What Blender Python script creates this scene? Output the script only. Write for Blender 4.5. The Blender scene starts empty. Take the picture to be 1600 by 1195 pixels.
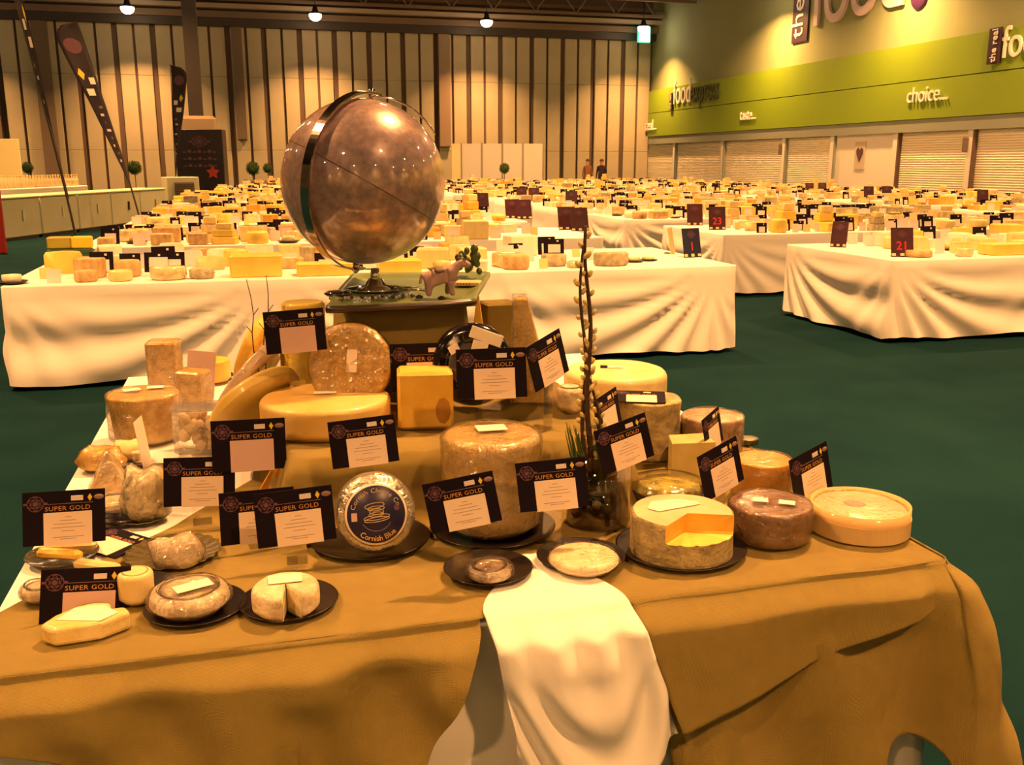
import bpy, math, random
from math import sin, cos, pi, atan2, sqrt, radians, tan, hypot
from mathutils import Vector, Matrix, Euler, noise as mnoise

# ---------------------------------------------------------------- camera, world, light, exposure
SC = bpy.context.scene
COL = SC.collection
FPX, CX, CY = 1500.0, 800.0, 597.5          # focal length in pixels of the 1600 x 1195 frame
CAMZ = 1.6
PITCH = math.atan((CY - 254.0) / FPX)        # downward tilt
TH = radians(15.0)                           # the hall's grid against the view
cd = bpy.data.cameras.new('camera')
cam = bpy.data.objects.new('camera', cd); COL.objects.link(cam)
cam.location = (0, 0, CAMZ); cam.rotation_euler = (pi / 2 - PITCH, 0, 0)
cd.sensor_fit = 'HORIZONTAL'; cd.sensor_width = 36.0; cd.lens = 36.0 * FPX / 1600.0
cd.clip_start = 0.05; cd.clip_end = 300
SC.camera = cam
SC.view_settings.view_transform = 'Standard'; SC.view_settings.look = 'None'
SC.view_settings.gamma = 1.0; SC.view_settings.use_curve_mapping = False
SC.view_settings.exposure = 0.0
W = bpy.data.worlds.new('world'); SC.world = W; W.use_nodes = True
W.node_tree.nodes['Background'].inputs[0].default_value = (1.0, 0.6, 0.32, 1)
W.node_tree.nodes['Background'].inputs[1].default_value = 0.006
LIGHT_COL = (1.0, 0.44, 0.135)
LAMP_W = 890.0
LAMP_SPREAD = radians(105)
EX = Vector((cos(TH), sin(TH), 0)); EY = Vector((-sin(TH), cos(TH), 0))
def H(u, v, z=0.0):                          # hall grid to world
    return EX * u + EY * v + Vector((0, 0, z))
def UV(p): return p.dot(EX), p.dot(EY)
LAMPS = []
for i in range(6):
    for j in range(8):
        LAMPS.append((-21.7 + 8.4 * i, 49.3 if j == 0 else 46.4 - 8.4 * j))
for (u, v) in LAMPS:
    l = bpy.data.lights.new('bay_light', 'AREA'); l.shape = 'DISK'; l.size = 0.42
    l.energy = LAMP_W; l.color = LIGHT_COL; l.spread = radians(148) if (u > 10 and 12 < v < 47) or 30 < v < 47 else radians(112) if v > 47 else LAMP_SPREAD
    if v > 47: l.energy = LAMP_W * 0.8
    o = bpy.data.objects.new('bay_light', l); o.location = H(u, v, 8.14); COL.objects.link(o)

# ---------------------------------------------------------------- helpers
def ray(px, py):
    a = (px - CX) / FPX; b = (CY - py) / FPX
    return Vector((a, cos(PITCH) + b * sin(PITCH), -sin(PITCH) + b * cos(PITCH)))
CAMP = Vector((0, 0, CAMZ))
def P(px, py, z):                            # where the sight line meets a level
    r = ray(px, py); return CAMP + r * ((z - CAMZ) / r.z)
def Q(px, py, y):                            # where it meets a depth
    r = ray(px, py); return CAMP + r * (y / r.y)
def FV(px, py, v):                           # ... a plane along the hall's cross direction
    r = ray(px, py); return CAMP + r * (v / r.dot(EY))
def WU(px, py, u):                           # ... a plane along the hall's length
    r = ray(px, py); return CAMP + r * (u / r.dot(EX))

def tag(o, label=None, cat=None, group=None, kind=None):
    if label: o['label'] = label
    if cat: o['category'] = cat
    if group: o['group'] = group
    if kind: o['kind'] = kind
    return o
def empty(name, loc, rz=0.0):
    o = bpy.data.objects.new(name, None); o.empty_display_size = 0.05
    o.location = loc; o.rotation_euler = (0, 0, rz); COL.objects.link(o); return o
def inst(name, me, parent=None, loc=(0, 0, 0), rot=(0, 0, 0), scale=(1, 1, 1)):
    o = bpy.data.objects.new(name, me); COL.objects.link(o)
    o.location = loc; o.rotation_euler = rot; o.scale = scale
    if parent: o.parent = parent
    return o
def copy_tree(o, parent=None):
    c = o.copy(); COL.objects.link(c)
    if parent: c.parent = parent; c.matrix_parent_inverse = o.matrix_parent_inverse.copy()
    for ch in list(o.children): copy_tree(ch, c)
    return c

class MB:
    def __init__(s): s.v = []; s.f = []; s.m = []; s.sm = []
    def add(s, vs, fs, mi=0, smooth=False, M=None):
        b = len(s.v)
        s.v += [tuple(M @ Vector(p)) for p in vs] if M is not None else [tuple(p) for p in vs]
        for f in fs: s.f.append(tuple(i + b for i in f)); s.m.append(mi); s.sm.append(smooth)
        return s
    def join(s, o, M=None, mi=None):
        b = len(s.v)
        s.v += [tuple(M @ Vector(p)) for p in o.v] if M is not None else list(o.v)
        for f, m, q in zip(o.f, o.m, o.sm): s.f.append(tuple(i + b for i in f)); s.m.append(m if mi is None else mi); s.sm.append(q)
        return s
    def box(s, x0, x1, y0, y1, z0, z1, mi=0, M=None):
        vs = [(x, y, z) for z in (z0, z1) for y in (y0, y1) for x in (x0, x1)]
        return s.add(vs, [(0, 2, 3, 1), (4, 5, 7, 6), (0, 1, 5, 4), (2, 6, 7, 3), (0, 4, 6, 2), (1, 3, 7, 5)], mi, False, M)
    def rbox(s, x0, x1, y0, y1, z0, z1, r=0.01, mi=0, M=None, smooth=True):   # box with bevelled edges
        vs = []; fs = []
        rings = [(r, z0), (0, z0 + r), (0, z1 - r), (r, z1)]
        for (q, z) in rings:
            a = [(x0 + q + r, y0 + q), (x1 - q - r, y0 + q), (x1 - q, y0 + q + r), (x1 - q, y1 - q - r), (x1 - q - r, y1 - q), (x0 + q + r, y1 - q), (x0 + q, y1 - q - r), (x0 + q, y0 + q + r)]
            vs += [(x, y, z) for (x, y) in a]
        for k in range(3):
            for i in range(8): fs.append((k * 8 + i, k * 8 + (i + 1) % 8, k * 8 + 8 + (i + 1) % 8, k * 8 + 8 + i))
        fs.append(tuple(range(7, -1, -1))); fs.append(tuple(range(24, 32)))
        return s.add(vs, fs, mi, False, M)
    def lathe(s, prof, n=32, mi=0, M=None, smooth=True, a0=0.0, a1=2 * pi, disp=None, sx=1.0, sy=1.0):
        full = abs(a1 - a0 - 2 * pi) < 1e-6
        m = n if full else n + 1
        vs = []; fs = []
        for j in range(m):
            a = a0 + (a1 - a0) * j / n
            for (r, z) in prof:
                p = Vector((r * cos(a) * sx, r * sin(a) * sy, z))
                if disp: p = disp(p)
                vs.append(p)
        k = len(prof)
        for j in range(n):
            j2 = (j + 1) % m
            for i in range(k - 1):
                A, B, C, D = j * k + i, j2 * k + i, j2 * k + i + 1, j * k + i + 1
                if prof[i][0] < 1e-6: fs.append((A, C, D))
                elif prof[i + 1][0] < 1e-6: fs.append((A, B, D))
                else: fs.append((A, B, C, D))
        if not full:
            fs.append(tuple(range(k))); fs.append(tuple((m - 1) * k + i for i in range(k - 1, -1, -1)))
        return s.add(vs, fs, mi, smooth, M)
    def prism(s, poly, z0, z1, mi=0, M=None, smooth=False):
        n = len(poly); vs = [(x, y, z0) for (x, y) in poly] + [(x, y, z1) for (x, y) in poly]
        fs = [tuple(range(n - 1, -1, -1)), tuple(range(n, 2 * n))] + [(i, (i + 1) % n, n + (i + 1) % n, n + i) for i in range(n)]
        return s.add(vs, fs, mi, smooth, M)
    def tube(s, pts, r, n=8, mi=0, M=None):
        pts = [Vector(p) for p in pts]; rs = r if isinstance(r, (list, tuple)) else [r] * len(pts)
        vs = []; fs = []
        for i, p in enumerate(pts):
            t = (pts[min(i + 1, len(pts) - 1)] - pts[max(i - 1, 0)]).normalized()
            a = t.orthogonal().normalized() if i == 0 else (a - t * a.dot(t)).normalized()
            b = t.cross(a)
            for k in range(n): vs.append(p + (a * cos(2 * pi * k / n) + b * sin(2 * pi * k / n)) * rs[i])
        for i in range(len(pts) - 1):
            for k in range(n): fs.append((i * n + k, i * n + (k + 1) % n, (i + 1) * n + (k + 1) % n, (i + 1) * n + k))
        fs.append(tuple(range(n - 1, -1, -1))); fs.append(tuple((len(pts) - 1) * n + k for k in range(n)))
        return s.add(vs, fs, mi, True, M)
    def grid(s, fn, nu, nv, mi=0, smooth=True, M=None):
        vs = [fn(i / nu, j / nv) for j in range(nv + 1) for i in range(nu + 1)]
        fs = [(j * (nu + 1) + i, j * (nu + 1) + i + 1, (j + 1) * (nu + 1) + i + 1, (j + 1) * (nu + 1) + i) for j in range(nv) for i in range(nu)]
        return s.add(vs, fs, mi, smooth, M)
    def ball(s, c, r, n=10, mi=0, M=None, sc=(1, 1, 1)):
        k = max(4, n // 2)
        T = Matrix.Translation(c) @ Matrix.Diagonal((r * sc[0], r * sc[1], r * sc[2], 1))
        if M is not None: T = M @ T
        return s.lathe([(sin(pi * i / k), -cos(pi * i / k)) for i in range(k + 1)], n, mi, T)
    def mesh(s, name, mats):
        me = bpy.data.meshes.new(name); me.from_pydata(s.v, [], s.f)
        for m in (mats if isinstance(mats, (list, tuple)) else [mats]): me.materials.append(m)
        me.polygons.foreach_set('material_index', s.m); me.polygons.foreach_set('use_smooth', s.sm)
        me.update(); return me
    def obj(s, name, mats, parent=None, loc=(0, 0, 0), rot=(0, 0, 0), solid=0.0, fix=False):
        me = s.mesh(name, mats)
        if fix:
            import bmesh
            bm = bmesh.new(); bm.from_mesh(me); bmesh.ops.recalc_face_normals(bm, faces=bm.faces); bm.to_mesh(me); bm.free()
        o = inst(name, me, parent, loc, rot)
        if solid:
            md = o.modifiers.new('solid', 'SOLIDIFY'); md.thickness = solid; md.offset = -1
        return o

MATS = {}
def mat(name, c, rough=0.6, metal=0.0, c2=None, nscale=20.0, namt=0.5, bump=0.0, bscale=60.0, coat=0.0, spec=0.5, emit=None, estr=0.0, sheen=0.0, stretch=None, trans=0.0, lo=0.35, hi=0.65, sss=0.0, detail=3.0, w=None):
    if name in MATS: return MATS[name]
    m = bpy.data.materials.new(name); m.use_nodes = True; nt = m.node_tree; N = nt.nodes; L = nt.links
    b = N['Principled BSDF']
    b.inputs['Base Color'].default_value = (*c, 1); b.inputs['Roughness'].default_value = rough; b.inputs['Metallic'].default_value = metal
    b.inputs['Coat Weight'].default_value = coat; b.inputs['Coat Roughness'].default_value = 0.12
    b.inputs['Specular IOR Level'].default_value = spec
    b.inputs['Transmission Weight'].default_value = trans
    if sheen: b.inputs['Sheen Weight'].default_value = sheen
    if sss: b.inputs['Subsurface Weight'].default_value = sss; b.inputs['Subsurface Radius'].default_value = (0.02, 0.01, 0.004)
    if emit: b.inputs['Emission Color'].default_value = (*emit, 1); b.inputs['Emission Strength'].default_value = estr
    tc = None
    if c2 or bump:
        tc = N.new('ShaderNodeTexCoord'); src = tc.outputs['Object']
        if stretch:
            mp = N.new('ShaderNodeMapping'); mp.inputs['Scale'].default_value = stretch; L.new(src, mp.inputs[0]); src = mp.outputs[0]
    if c2:
        t = N.new('ShaderNodeTexNoise'); t.inputs['Scale'].default_value = nscale; t.inputs['Detail'].default_value = detail; L.new(src, t.inputs['Vector'])
        r = N.new('ShaderNodeValToRGB'); r.color_ramp.elements[0].position = lo; r.color_ramp.elements[1].position = hi
        r.color_ramp.elements[0].color = (*c, 1); r.color_ramp.elements[1].color = (*c2, 1)
        L.new(t.outputs['Fac'], r.inputs[0]); L.new(r.outputs[0], b.inputs['Base Color'])
    if bump:
        t2 = N.new('ShaderNodeTexNoise'); t2.inputs['Scale'].default_value = bscale; t2.inputs['Detail'].default_value = 4; L.new(src, t2.inputs['Vector'])
        bp = N.new('ShaderNodeBump'); bp.inputs['Strength'].default_value = bump; bp.inputs['Distance'].default_value = 0.01
        L.new(t2.outputs['Fac'], bp.inputs['Height']); L.new(bp.outputs[0], b.inputs['Normal'])
    MATS[name] = m; return m
def weave(name, c, c2, scale, rough=0.85, bump=0.3, big=None):      # woven cloth: two crossed waves and slubs
    m = mat(name, c, rough, spec=0.2, sheen=0.15); nt = m.node_tree; N = nt.nodes; L = nt.links; b = N['Principled BSDF']
    tc = N.new('ShaderNodeTexCoord'); t = N.new('ShaderNodeTexNoise'); t.inputs['Scale'].default_value = big or 7; t.inputs['Detail'].default_value = 6
    L.new(tc.outputs['Object'], t.inputs['Vector'])
    mx = N.new('ShaderNodeMix'); mx.data_type = 'RGBA'; mx.inputs[6].default_value = (*c, 1); mx.inputs[7].default_value = (*c2, 1)
    L.new(t.outputs['Fac'], mx.inputs[0]); L.new(mx.outputs[2], b.inputs['Base Color'])
    hs = None
    for d in ('X', 'Y', 'Z'):
        wv = N.new('ShaderNodeTexWave'); wv.bands_direction = d; wv.inputs['Scale'].default_value = scale; wv.inputs['Distortion'].default_value = 1.5
        wv.inputs['Detail'].default_value = 1; L.new(tc.outputs['Object'], wv.inputs['Vector'])
        if hs is None: hs = wv.outputs['Fac']
        else:
            ad = N.new('ShaderNodeMath'); L.new(hs, ad.inputs[0]); L.new(wv.outputs['Fac'], ad.inputs[1]); hs = ad.outputs[0]
    bp = N.new('ShaderNodeBump'); bp.inputs['Strength'].default_value = bump; bp.inputs['Distance'].default_value = 0.0015
    L.new(hs, bp.inputs['Height']); L.new(bp.outputs[0], b.inputs['Normal'])
    return m
def film_mat(name, tint=(1, 1, 1), gloss=0.12, bump=1.0, bscale=45, rough=0.08):  # cling film: mostly clear with crinkled gloss
    if name in MATS: return MATS[name]
    m = bpy.data.materials.new(name); m.use_nodes = True; nt = m.node_tree; N = nt.nodes; L = nt.links
    N.remove(N['Principled BSDF']); out = [n for n in N if n.type == 'OUTPUT_MATERIAL'][0]
    tr = N.new('ShaderNodeBsdfTransparent'); tr.inputs[0].default_value = (*tint, 1)
    gl = N.new('ShaderNodeBsdfGlossy'); gl.inputs['Roughness'].default_value = rough
    tc = N.new('ShaderNodeTexCoord'); t = N.new('ShaderNodeTexNoise'); t.inputs['Scale'].default_value = bscale; t.inputs['Detail'].default_value = 3; t.inputs['Distortion'].default_value = 1.0
    L.new(tc.outputs['Object'], t.inputs['Vector'])
    bp = N.new('ShaderNodeBump'); bp.inputs['Strength'].default_value = bump; bp.inputs['Distance'].default_value = 0.01; L.new(t.outputs['Fac'], bp.inputs['Height'])
    L.new(bp.outputs[0], gl.inputs['Normal'])
    lw = N.new('ShaderNodeLayerWeight'); lw.inputs['Blend'].default_value = 0.25; L.new(bp.outputs[0], lw.inputs['Normal'])
    mm = N.new('ShaderNodeMath'); mm.operation = 'MULTIPLY_ADD'; mm.inputs[1].default_value = 0.6; mm.inputs[2].default_value = gloss; mm.use_clamp = True
    L.new(lw.outputs['Fresnel'], mm.inputs[0])
    mx = N.new('ShaderNodeMixShader'); L.new(mm.outputs[0], mx.inputs[0]); L.new(tr.outputs[0], mx.inputs[1]); L.new(gl.outputs[0], mx.inputs[2])
    L.new(mx.outputs[0], out.inputs[0]); MATS[name] = m; return m

TEXTS = {}
def text_mb(s, size=1.0, depth=0.02, align='LEFT', spacing=1.0, res=2):   # lettering as a mesh builder in the XY plane
    key = (s, size, depth, align, spacing, res)
    if key in TEXTS: return TEXTS[key]
    cu = bpy.data.curves.new('lettering', 'FONT'); cu.body = s; cu.size = size; cu.extrude = depth / 2; cu.align_x = align; cu.space_character = spacing
    cu.resolution_u = res
    o = bpy.data.objects.new('lettering_source', cu); COL.objects.link(o)
    dg = bpy.context.evaluated_depsgraph_get(); me = bpy.data.meshes.new_from_object(o.evaluated_get(dg))
    b = MB(); b.add([v.co[:] for v in me.vertices], [tuple(p.vertices) for p in me.polygons])
    bpy.data.objects.remove(o); bpy.data.curves.remove(cu); bpy.data.meshes.remove(me)
    TEXTS[key] = b; return b
def frame(x, y, z, loc):                     # matrix with the given axes
    m = Matrix((x, y, z)).transposed().to_4x4(); m.translation = loc; return m
RND = random.Random(7)

# ---------------------------------------------------------------- materials
M_carpet = mat('carpet_green', (0.0035, 0.020, 0.026), 0.95, c2=(0.006, 0.029, 0.034), nscale=1.4, bump=0.4, bscale=220, spec=0.03, lo=0.3, hi=0.7, detail=5)
M_panel = mat('wall_panel', (0.43, 0.40, 0.28), 0.8, c2=(0.49, 0.45, 0.32), nscale=0.7)
M_dark = mat('dark_steel', (0.035, 0.03, 0.03), 0.5)
M_gap = mat('panel_gap', (0.12, 0.08, 0.06), 0.8)
M_brown = mat('brown_steel', (0.16, 0.12, 0.09), 0.6)
M_beam = mat('grey_beam', (0.34, 0.30, 0.24), 0.6)
M_roof = mat('roof_deck', (0.02, 0.017, 0.015), 0.9)
M_rwall = mat('wall_sage', (0.28, 0.33, 0.17), 0.85, c2=(0.24, 0.29, 0.15), nscale=0.3, bump=0.15, bscale=6)
M_band = mat('band_lime', (0.20, 0.33, 0.010), 0.6, c2=(0.185, 0.30, 0.009), nscale=0.2)
M_shade_post = mat('shade_and_post_grey', (0.24, 0.28, 0.24), 0.7)  # painted shade below the lime band, also the post edging
M_shutter = mat('shutter_white', (0.66, 0.62, 0.52), 0.55)
M_white = mat('white_paint', (0.75, 0.74, 0.68), 0.6)
M_plum = mat('plum_board', (0.035, 0.012, 0.04), 0.5)
M_signpink = mat('sign_pink', (0.62, 0.52, 0.52), 0.5)
M_signwhite = mat('sign_white', (0.85, 0.83, 0.78), 0.5)
M_signdark = mat('sign_dark', (0.05, 0.07, 0.03), 0.5)
M_lampglow = mat('lamp_glow', (1, 1, 1), 0.5, emit=(1.0, 0.62, 0.32), estr=40.0)
M_cloth = weave('white_linen', (0.80, 0.80, 0.78), (0.74, 0.74, 0.72), 260, bump=0.12, big=2.0)
M_cloth2 = M_cloth

# ---------------------------------------------------------------- the hall
UW, VW = 22.0, 52.0
Z3 = (0, 0, TH)
def hall(name, mb, mats, kind='structure', parent=None):
    o = mb.obj(name, mats, parent, (0, 0, 0), Z3 if parent is None else (0, 0, 0))
    if kind: o['kind'] = kind
    return o
hall('floor', MB().box(-30, UW + 1, -14, VW + 1, -0.3, 0), M_carpet)
hall('ceiling', MB().box(-30, UW + 1, -14, VW + 1, 11.0, 11.2), M_roof)
hall('wall_left', MB().box(-30.3, -30, -14, VW, 0, 11), M_panel)
hall('wall_back', MB().box(-30, UW, -14.3, -14, 0, 11), M_panel)
wf = hall('wall_far', MB().box(-30, UW, VW + 0.08, VW + 0.3, 0, 11), M_gap)
PW = 0.87
def panel_mesh(w, z0, z1):
    return MB().rbox(-w / 2, w / 2, -0.06, 0.08, z0, z1, 0.015)
lev = [(0.02, 2.20), (2.208, 5.75), (5.758, 8.15)]
k = 0; u = UW - 0.45
pm = {}
while u > -13.5:
    wd = PW - (0.10 if k % 2 else 0.24)
    off = 0.0 if k % 2 == 0 else 0.0
    if True:
        for li, (a, b) in enumerate(lev):
            key = (k % 2, li)
            if key not in pm: pm[key] = panel_mesh(PW - 0.19, a, b).mesh('panel', M_panel)
            inst('panel', pm[key], wf, (u + (0.035 if k % 2 else -0.035), VW, 0))
    u -= PW; k += 1
def pilaster(u0, u1, z0, z1, m, d=0.35):
    return MB().box(u0, u1, VW - d, VW + 0.05, z0, z1, 0)
def far_u(px): return UV(FV(px, 254, VW - 0.3))[0]
hall('trim_1', pilaster(far_u(70) , far_u(94), 0, 8.3, M_brown), M_brown)
hall('trim_2', pilaster(far_u(374), far_u(389), 2.75, 8.3, M_brown), M_brown)
hall('trim_3', pilaster(far_u(688), far_u(705), 2.45, 8.3, M_brown), mat('pilaster_tan', (0.27, 0.2, 0.14), 0.6))
hall('trim_4', pilaster(far_u(-20), far_u(9), 0, 8.3, M_brown), M_brown)
hall('trim_5', MB().box(-14, UW, VW - 0.5, VW, 8.1, 8.45), M_dark)
hall('trim_6', MB().box(-14, UW, VW - 0.8, VW - 0.4, 8.45, 8.75), M_brown)
hall('trim_7', MB().box(-14, UW, VW - 1.2, VW - 0.8, 8.85, 9.05), M_beam)
hall('trim_8', MB().box(-14, UW, VW - 1.4, VW - 1.25, 9.45, 9.6), M_brown)

# steel roof trusses across the hall
def truss(v, z0, z1, label):
    t = empty('roof_truss', H(0, v, z0), TH); tag(t, label, 'truss', 'steel roof trusses')
    h = z1 - z0
    for z in (0, h): MB().box(-14, UW - 0.1, -0.07, 0.07, z - 0.07, z + 0.07).obj('chord', M_brown, t)
    w = MB().tube([(0, 0, 0), (1.1, 0, h)], 0.045, 6).mesh('strut', M_brown)
    w2 = MB().tube([(1.1, 0, h), (2.2, 0, 0)], 0.045, 6).mesh('strut', M_brown)
    n = 16
    for i in range(n):
        inst('strut', w, t, (-13.9 + i * 2.2, 0, 0)); inst('strut', w2, t, (-13.9 + i * 2.2, 0, 0))
truss(50.2, 9.15, 10.6, 'brown steel lattice truss under the roof, nearest the far wall')
truss(46.5, 9.35, 10.8, 'brown steel lattice truss under the roof, one bay nearer than the other')

# high bay lamps
def lamp_mesh():
    t = empty('high_bay_lamp', (0, 0, 0))
    MB().lathe([(0.0, 0.30), (0.10, 0.30), (0.14, 0.12), (0.30, -0.02), (0.29, -0.03), (0.12, 0.10), (0, 0.12)], 20).obj('reflector', M_dark, t)
    MB().lathe([(0, -0.34), (0.12, -0.33), (0.24, -0.25), (0.30, -0.12), (0.29, -0.04), (0, -0.02)], 20).obj('lens', M_lampglow, t)
    MB().tube([(0, 0, 0.3), (0, 0, 1.6)], 0.02, 6).obj('rod', M_dark, t)
    return t
names = {3: 'lit high bay lamp above the far wall, second from the left', 2: 'lit high bay lamp above the far wall, over the tall plum feather flag', 4: 'lit high bay lamp above the far wall, right of the globe', 5: 'lit high bay lamp in the corner of far and right walls'}
LP = None
for (u, v) in LAMPS:
    i = round((u + 21.7) / 8.4); j = 0 if v > 49 else round((46.4 - v) / 8.4)
    if j > 0 and not (i in (1, 2, 3, 4, 5)): continue
    if LP is None: LP = lamp_mesh(); t = LP
    else: t = copy_tree(LP)
    t.location = H(u, v, 8.53)
    if j == 0 and i in names: tag(t, names[i], 'lamp', 'high bay lamps')
    else: tag(t, 'high bay lamp hanging under the roof, out of the picture', 'lamp', 'high bay lamps out of frame')

# right wall
hall('wall_right', MB().box(UW, UW + 0.3, -14, VW + 0.3, 0, 11), M_rwall)
def wv(px, py=240, u=UW): return UV(WU(px, py, u))[1]
band = hall('trim_9', MB().box(UW - 0.30, UW - 0.02, 12, VW - 0.35, 4.27, 5.45), M_band)
hall('trim_10', MB().box(UW - 0.30, UW - 0.02, 12, VW - 0.35, 3.02, 4.24), M_band)
hall('trim_11', MB().box(UW - 0.26, UW - 0.02, 12, VW - 0.35, 2.6, 3.0), M_shade_post)  # grey strip puts the shade under the projecting band into colour
shut = mat('shutter_slats', (0.84, 0.80, 0.66), 0.5)
def slat_strip(v0, v1):                      # roller shutter: shallow ridged curtain
    n = 34; b = MB()
    for i in range(n):
        z0 = i * 2.6 / n; z1 = (i + 1) * 2.6 / n; zm = (z0 + z1) / 2
        b.add([(UW - 0.05, v0, z0), (UW - 0.05, v1, z0), (UW - 0.085, v0, zm), (UW - 0.085, v1, zm), (UW - 0.05, v0, z1), (UW - 0.05, v1, z1)],
              [(0, 1, 3, 2), (2, 3, 5, 4)])
    b.box(UW - 0.05, UW - 0.01, v0, v1, 0, 2.6)
    return b
posts = [990, 1058, 1134, 1230, 1306, 1405, 1522, 1640, 1800]
pv = [wv(p) for p in posts]
LB = ['roller shutter nearest the hall corner', 'second roller shutter from the hall corner', 'third roller shutter from the hall corner', 'roller shutter just left of the notice door', None,
      'wide roller shutter right of the notice door', 'roller shutter at the picture edge under the white lettering', 'roller shutter out of frame on the right wall']
for i in range(len(posts) - 1):
    v1, v0 = pv[i] - 0.12, pv[i + 1] + 0.12
    if i == 4:
        d = hall('door_1', MB().rbox(UW - 0.12, UW - 0.01, v0, v1, 0, 2.62, 0.01), M_white)
        a, b2 = wv(1341), wv(1357)
        MB().box(UW - 0.15, UW - 0.12, b2, a, 1.35, 2.35).obj('notice', mat('notice_paper', (0.55, 0.5, 0.42), 0.6), d)
        c = (a + b2) / 2; s = (a - b2) * 0.33
        pts = [(0, -1.1), (0.9, 0.1), (0.95, 0.7), (0.5, 1.0), (0, 0.6), (-0.5, 1.0), (-0.95, 0.7), (-0.9, 0.1)]
        MB().prism([(x * s, y * s * 1.2) for (x, y) in pts], 0, 0.02, M=frame(-Vector((0, 1, 0)), Vector((0, 0, 1)), Vector((-1, 0, 0)), (UW - 0.152, c, 1.9))).obj('notice_picture', mat('notice_ink', (0.09, 0.05, 0.05), 0.6), d)
    else:
        o = slat_strip(v0, v1).obj('window_%d' % (i + 1), shut, None, (0, 0, 0), Z3); o['kind'] = 'structure'
for i, v in enumerate(pv[:-1]):
    b = MB().rbox(UW - 0.2, UW - 0.01, v - 0.12, v + 0.14, 0, 2.62, 0.015, mi=0)
    b.box(UW - 0.21, UW - 0.02, v - 0.19, v - 0.12, 0, 3.0, mi=1)
    hall('trim_%d' % (20 + i), b, [M_white, M_gap if i in (5, 6) else M_shade_post])
for i, px in enumerate((1226, 1516)):
    p = wv(px); tag(MB().rbox(-0.05, 0.0, -0.12, 0.12, -0.22, 0.22, 0.02).obj('key_switch', M_brown, None, H(UW - 0.2, p + (0 if i else 0), 2.15), Z3), ['small brown key switch on the third shutter post', 'small brown key switch on the post right of the wide shutter'][i], 'switch')

# lettering on the right wall
WX, WZ, WN = -EY, Vector((0, 0, 1)), -EX
def sign(name, label, s, px0, py0, px1, plane, m, sc=1.0, sx=1.0, depth=0.06, cat='sign', font=None):
    a = WU(px0, py0, plane); b = WU(px1, py0, plane); L = abs(UV(a)[1] - UV(b)[1])
    mb = text_mb(s, 1.0, depth, 'LEFT', 1.0, 8); xs = [p[0] for p in mb.v]; x0, wd = min(xs), max(xs) - min(xs)
    k = L / wd
    M = frame(WX, WZ, WN, a) @ Matrix.Diagonal((k, k * sc, 1, 1)) @ Matrix.Translation((-x0, 0, 0))
    b = MB().join(mb, M=Matrix.Diagonal((k, k * sc, 1, 1)) @ Matrix.Translation((-x0, 0, 0)))
    o = b.obj(name, m); o.matrix_world = frame(WX, WZ, WN, a); tag(o, label, cat); return o
UB = UW - 0.34
sign('lettering', 'small white word food on the lime band, beside the far end', 'food', 1052, 163, 1078, UB, M_signwhite, 1.5)
sign('lettering', 'small dark word express on the lime band', 'express', 1079, 160, 1123, UB, M_signdark, 1.55)
sign('lettering', 'white word choice with dots on the lime band', 'choice...', 1417, 161, 1480, UB, M_signwhite, 1.15)
sign('lettering', 'faint white word taste on the lower lime band', 'taste...', 1156, 188, 1180, UB, M_signwhite, 1.2)
sign('lettering', 'faint white word real at the far end of the lime band', 'real...', 1009, 204, 1025, UB, M_signwhite, 1.2)
def tag_block(label, px0, py0, px1, py1, plane, s):
    a = WU(px0, py1, plane); b = WU(px1, py1, plane); c = WU(px0, py0, plane)
    wd = abs(UV(a)[1] - UV(b)[1]); h = c.z - a.z
    root = MB().rbox(0, wd, 0, h, 0, 0.06, 0.01).obj('sign_block', M_plum); root.matrix_world = frame(WX, WZ, WN, a); tag(root, label, 'sign')
    t = text_mb(s, 1.0, 0.03); xs = [p[0] for p in t.v]; L = max(xs) - min(xs); k = h * 0.92 / L
    M = Matrix.Translation((wd * 0.72, h * 0.04, 0.075)) @ Matrix.Rotation(pi / 2, 4, 'Z') @ Matrix.Diagonal((k, k, 1, 1)) @ Matrix.Translation((-min(xs), 0, 0))
    MB().join(t, M=M).obj('sign_letters', M_signwhite, root)
tag_block('tall plum block with upright white letters high on the sage wall', 1238, -90, 1262, 69, UW - 0.02, 'the real')
tag_block('plum block with upright white letters on the lime band', 1543, 46, 1562, 101, UB, 'the real')
tag_block('narrow plum block left of the small word food', 1047, 146, 1051, 172, UB, 'the real')
sign('lettering', 'huge pale pink word food high on the sage wall', 'food', 1268, 42, 1408, UW - 0.09, M_signpink, 1.25, depth=0.12)
sign('lettering', 'white word food cut by the picture edge, on the lime band', 'food', 1564, 91, 1640, UB, M_signwhite, 1.25)
p = WU(1437, -5, UW - 0.03)
o = MB().lathe([(0, 0.06), (0.38, 0.06), (0.42, 0.0), (0, 0.0)], 32).obj('sign_dot', mat('sign_purple', (0.06, 0.015, 0.09), 0.5)); o.matrix_world = frame(WX, WZ, WN, p); tag(o, 'round dark purple dot after the huge pink word', 'sign')
# exit sign
p = FV(1006, 54, 50.5)
e = empty('exit_sign', p, TH); tag(e, 'lit green and white exit box sign in the hall corner', 'exit sign')
MB().rbox(-0.36, 0.36, -0.08, 0.08, -0.42, 0.42, 0.03).obj('case', mat('sign_green', (0.02, 0.35, 0.2), 0.5, emit=(0.15, 1, 0.6), estr=0.8), e)
MB().rbox(-0.30, 0.30, -0.10, -0.08, -0.36, 0.36, 0.008).obj('lit_panel', mat('sign_lit', (1, 1, 1), 0.5, emit=(0.8, 1, 0.95), estr=6), e)
MB().box(-0.02, 0.02, -0.02, 0.02, 0.42, 2.5).obj('hanger', M_dark, e)
MB().box(0.3, 0.42, -0.05, 0.05, -0.3, 0.5).obj('bracket', M_dark, e)

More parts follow.
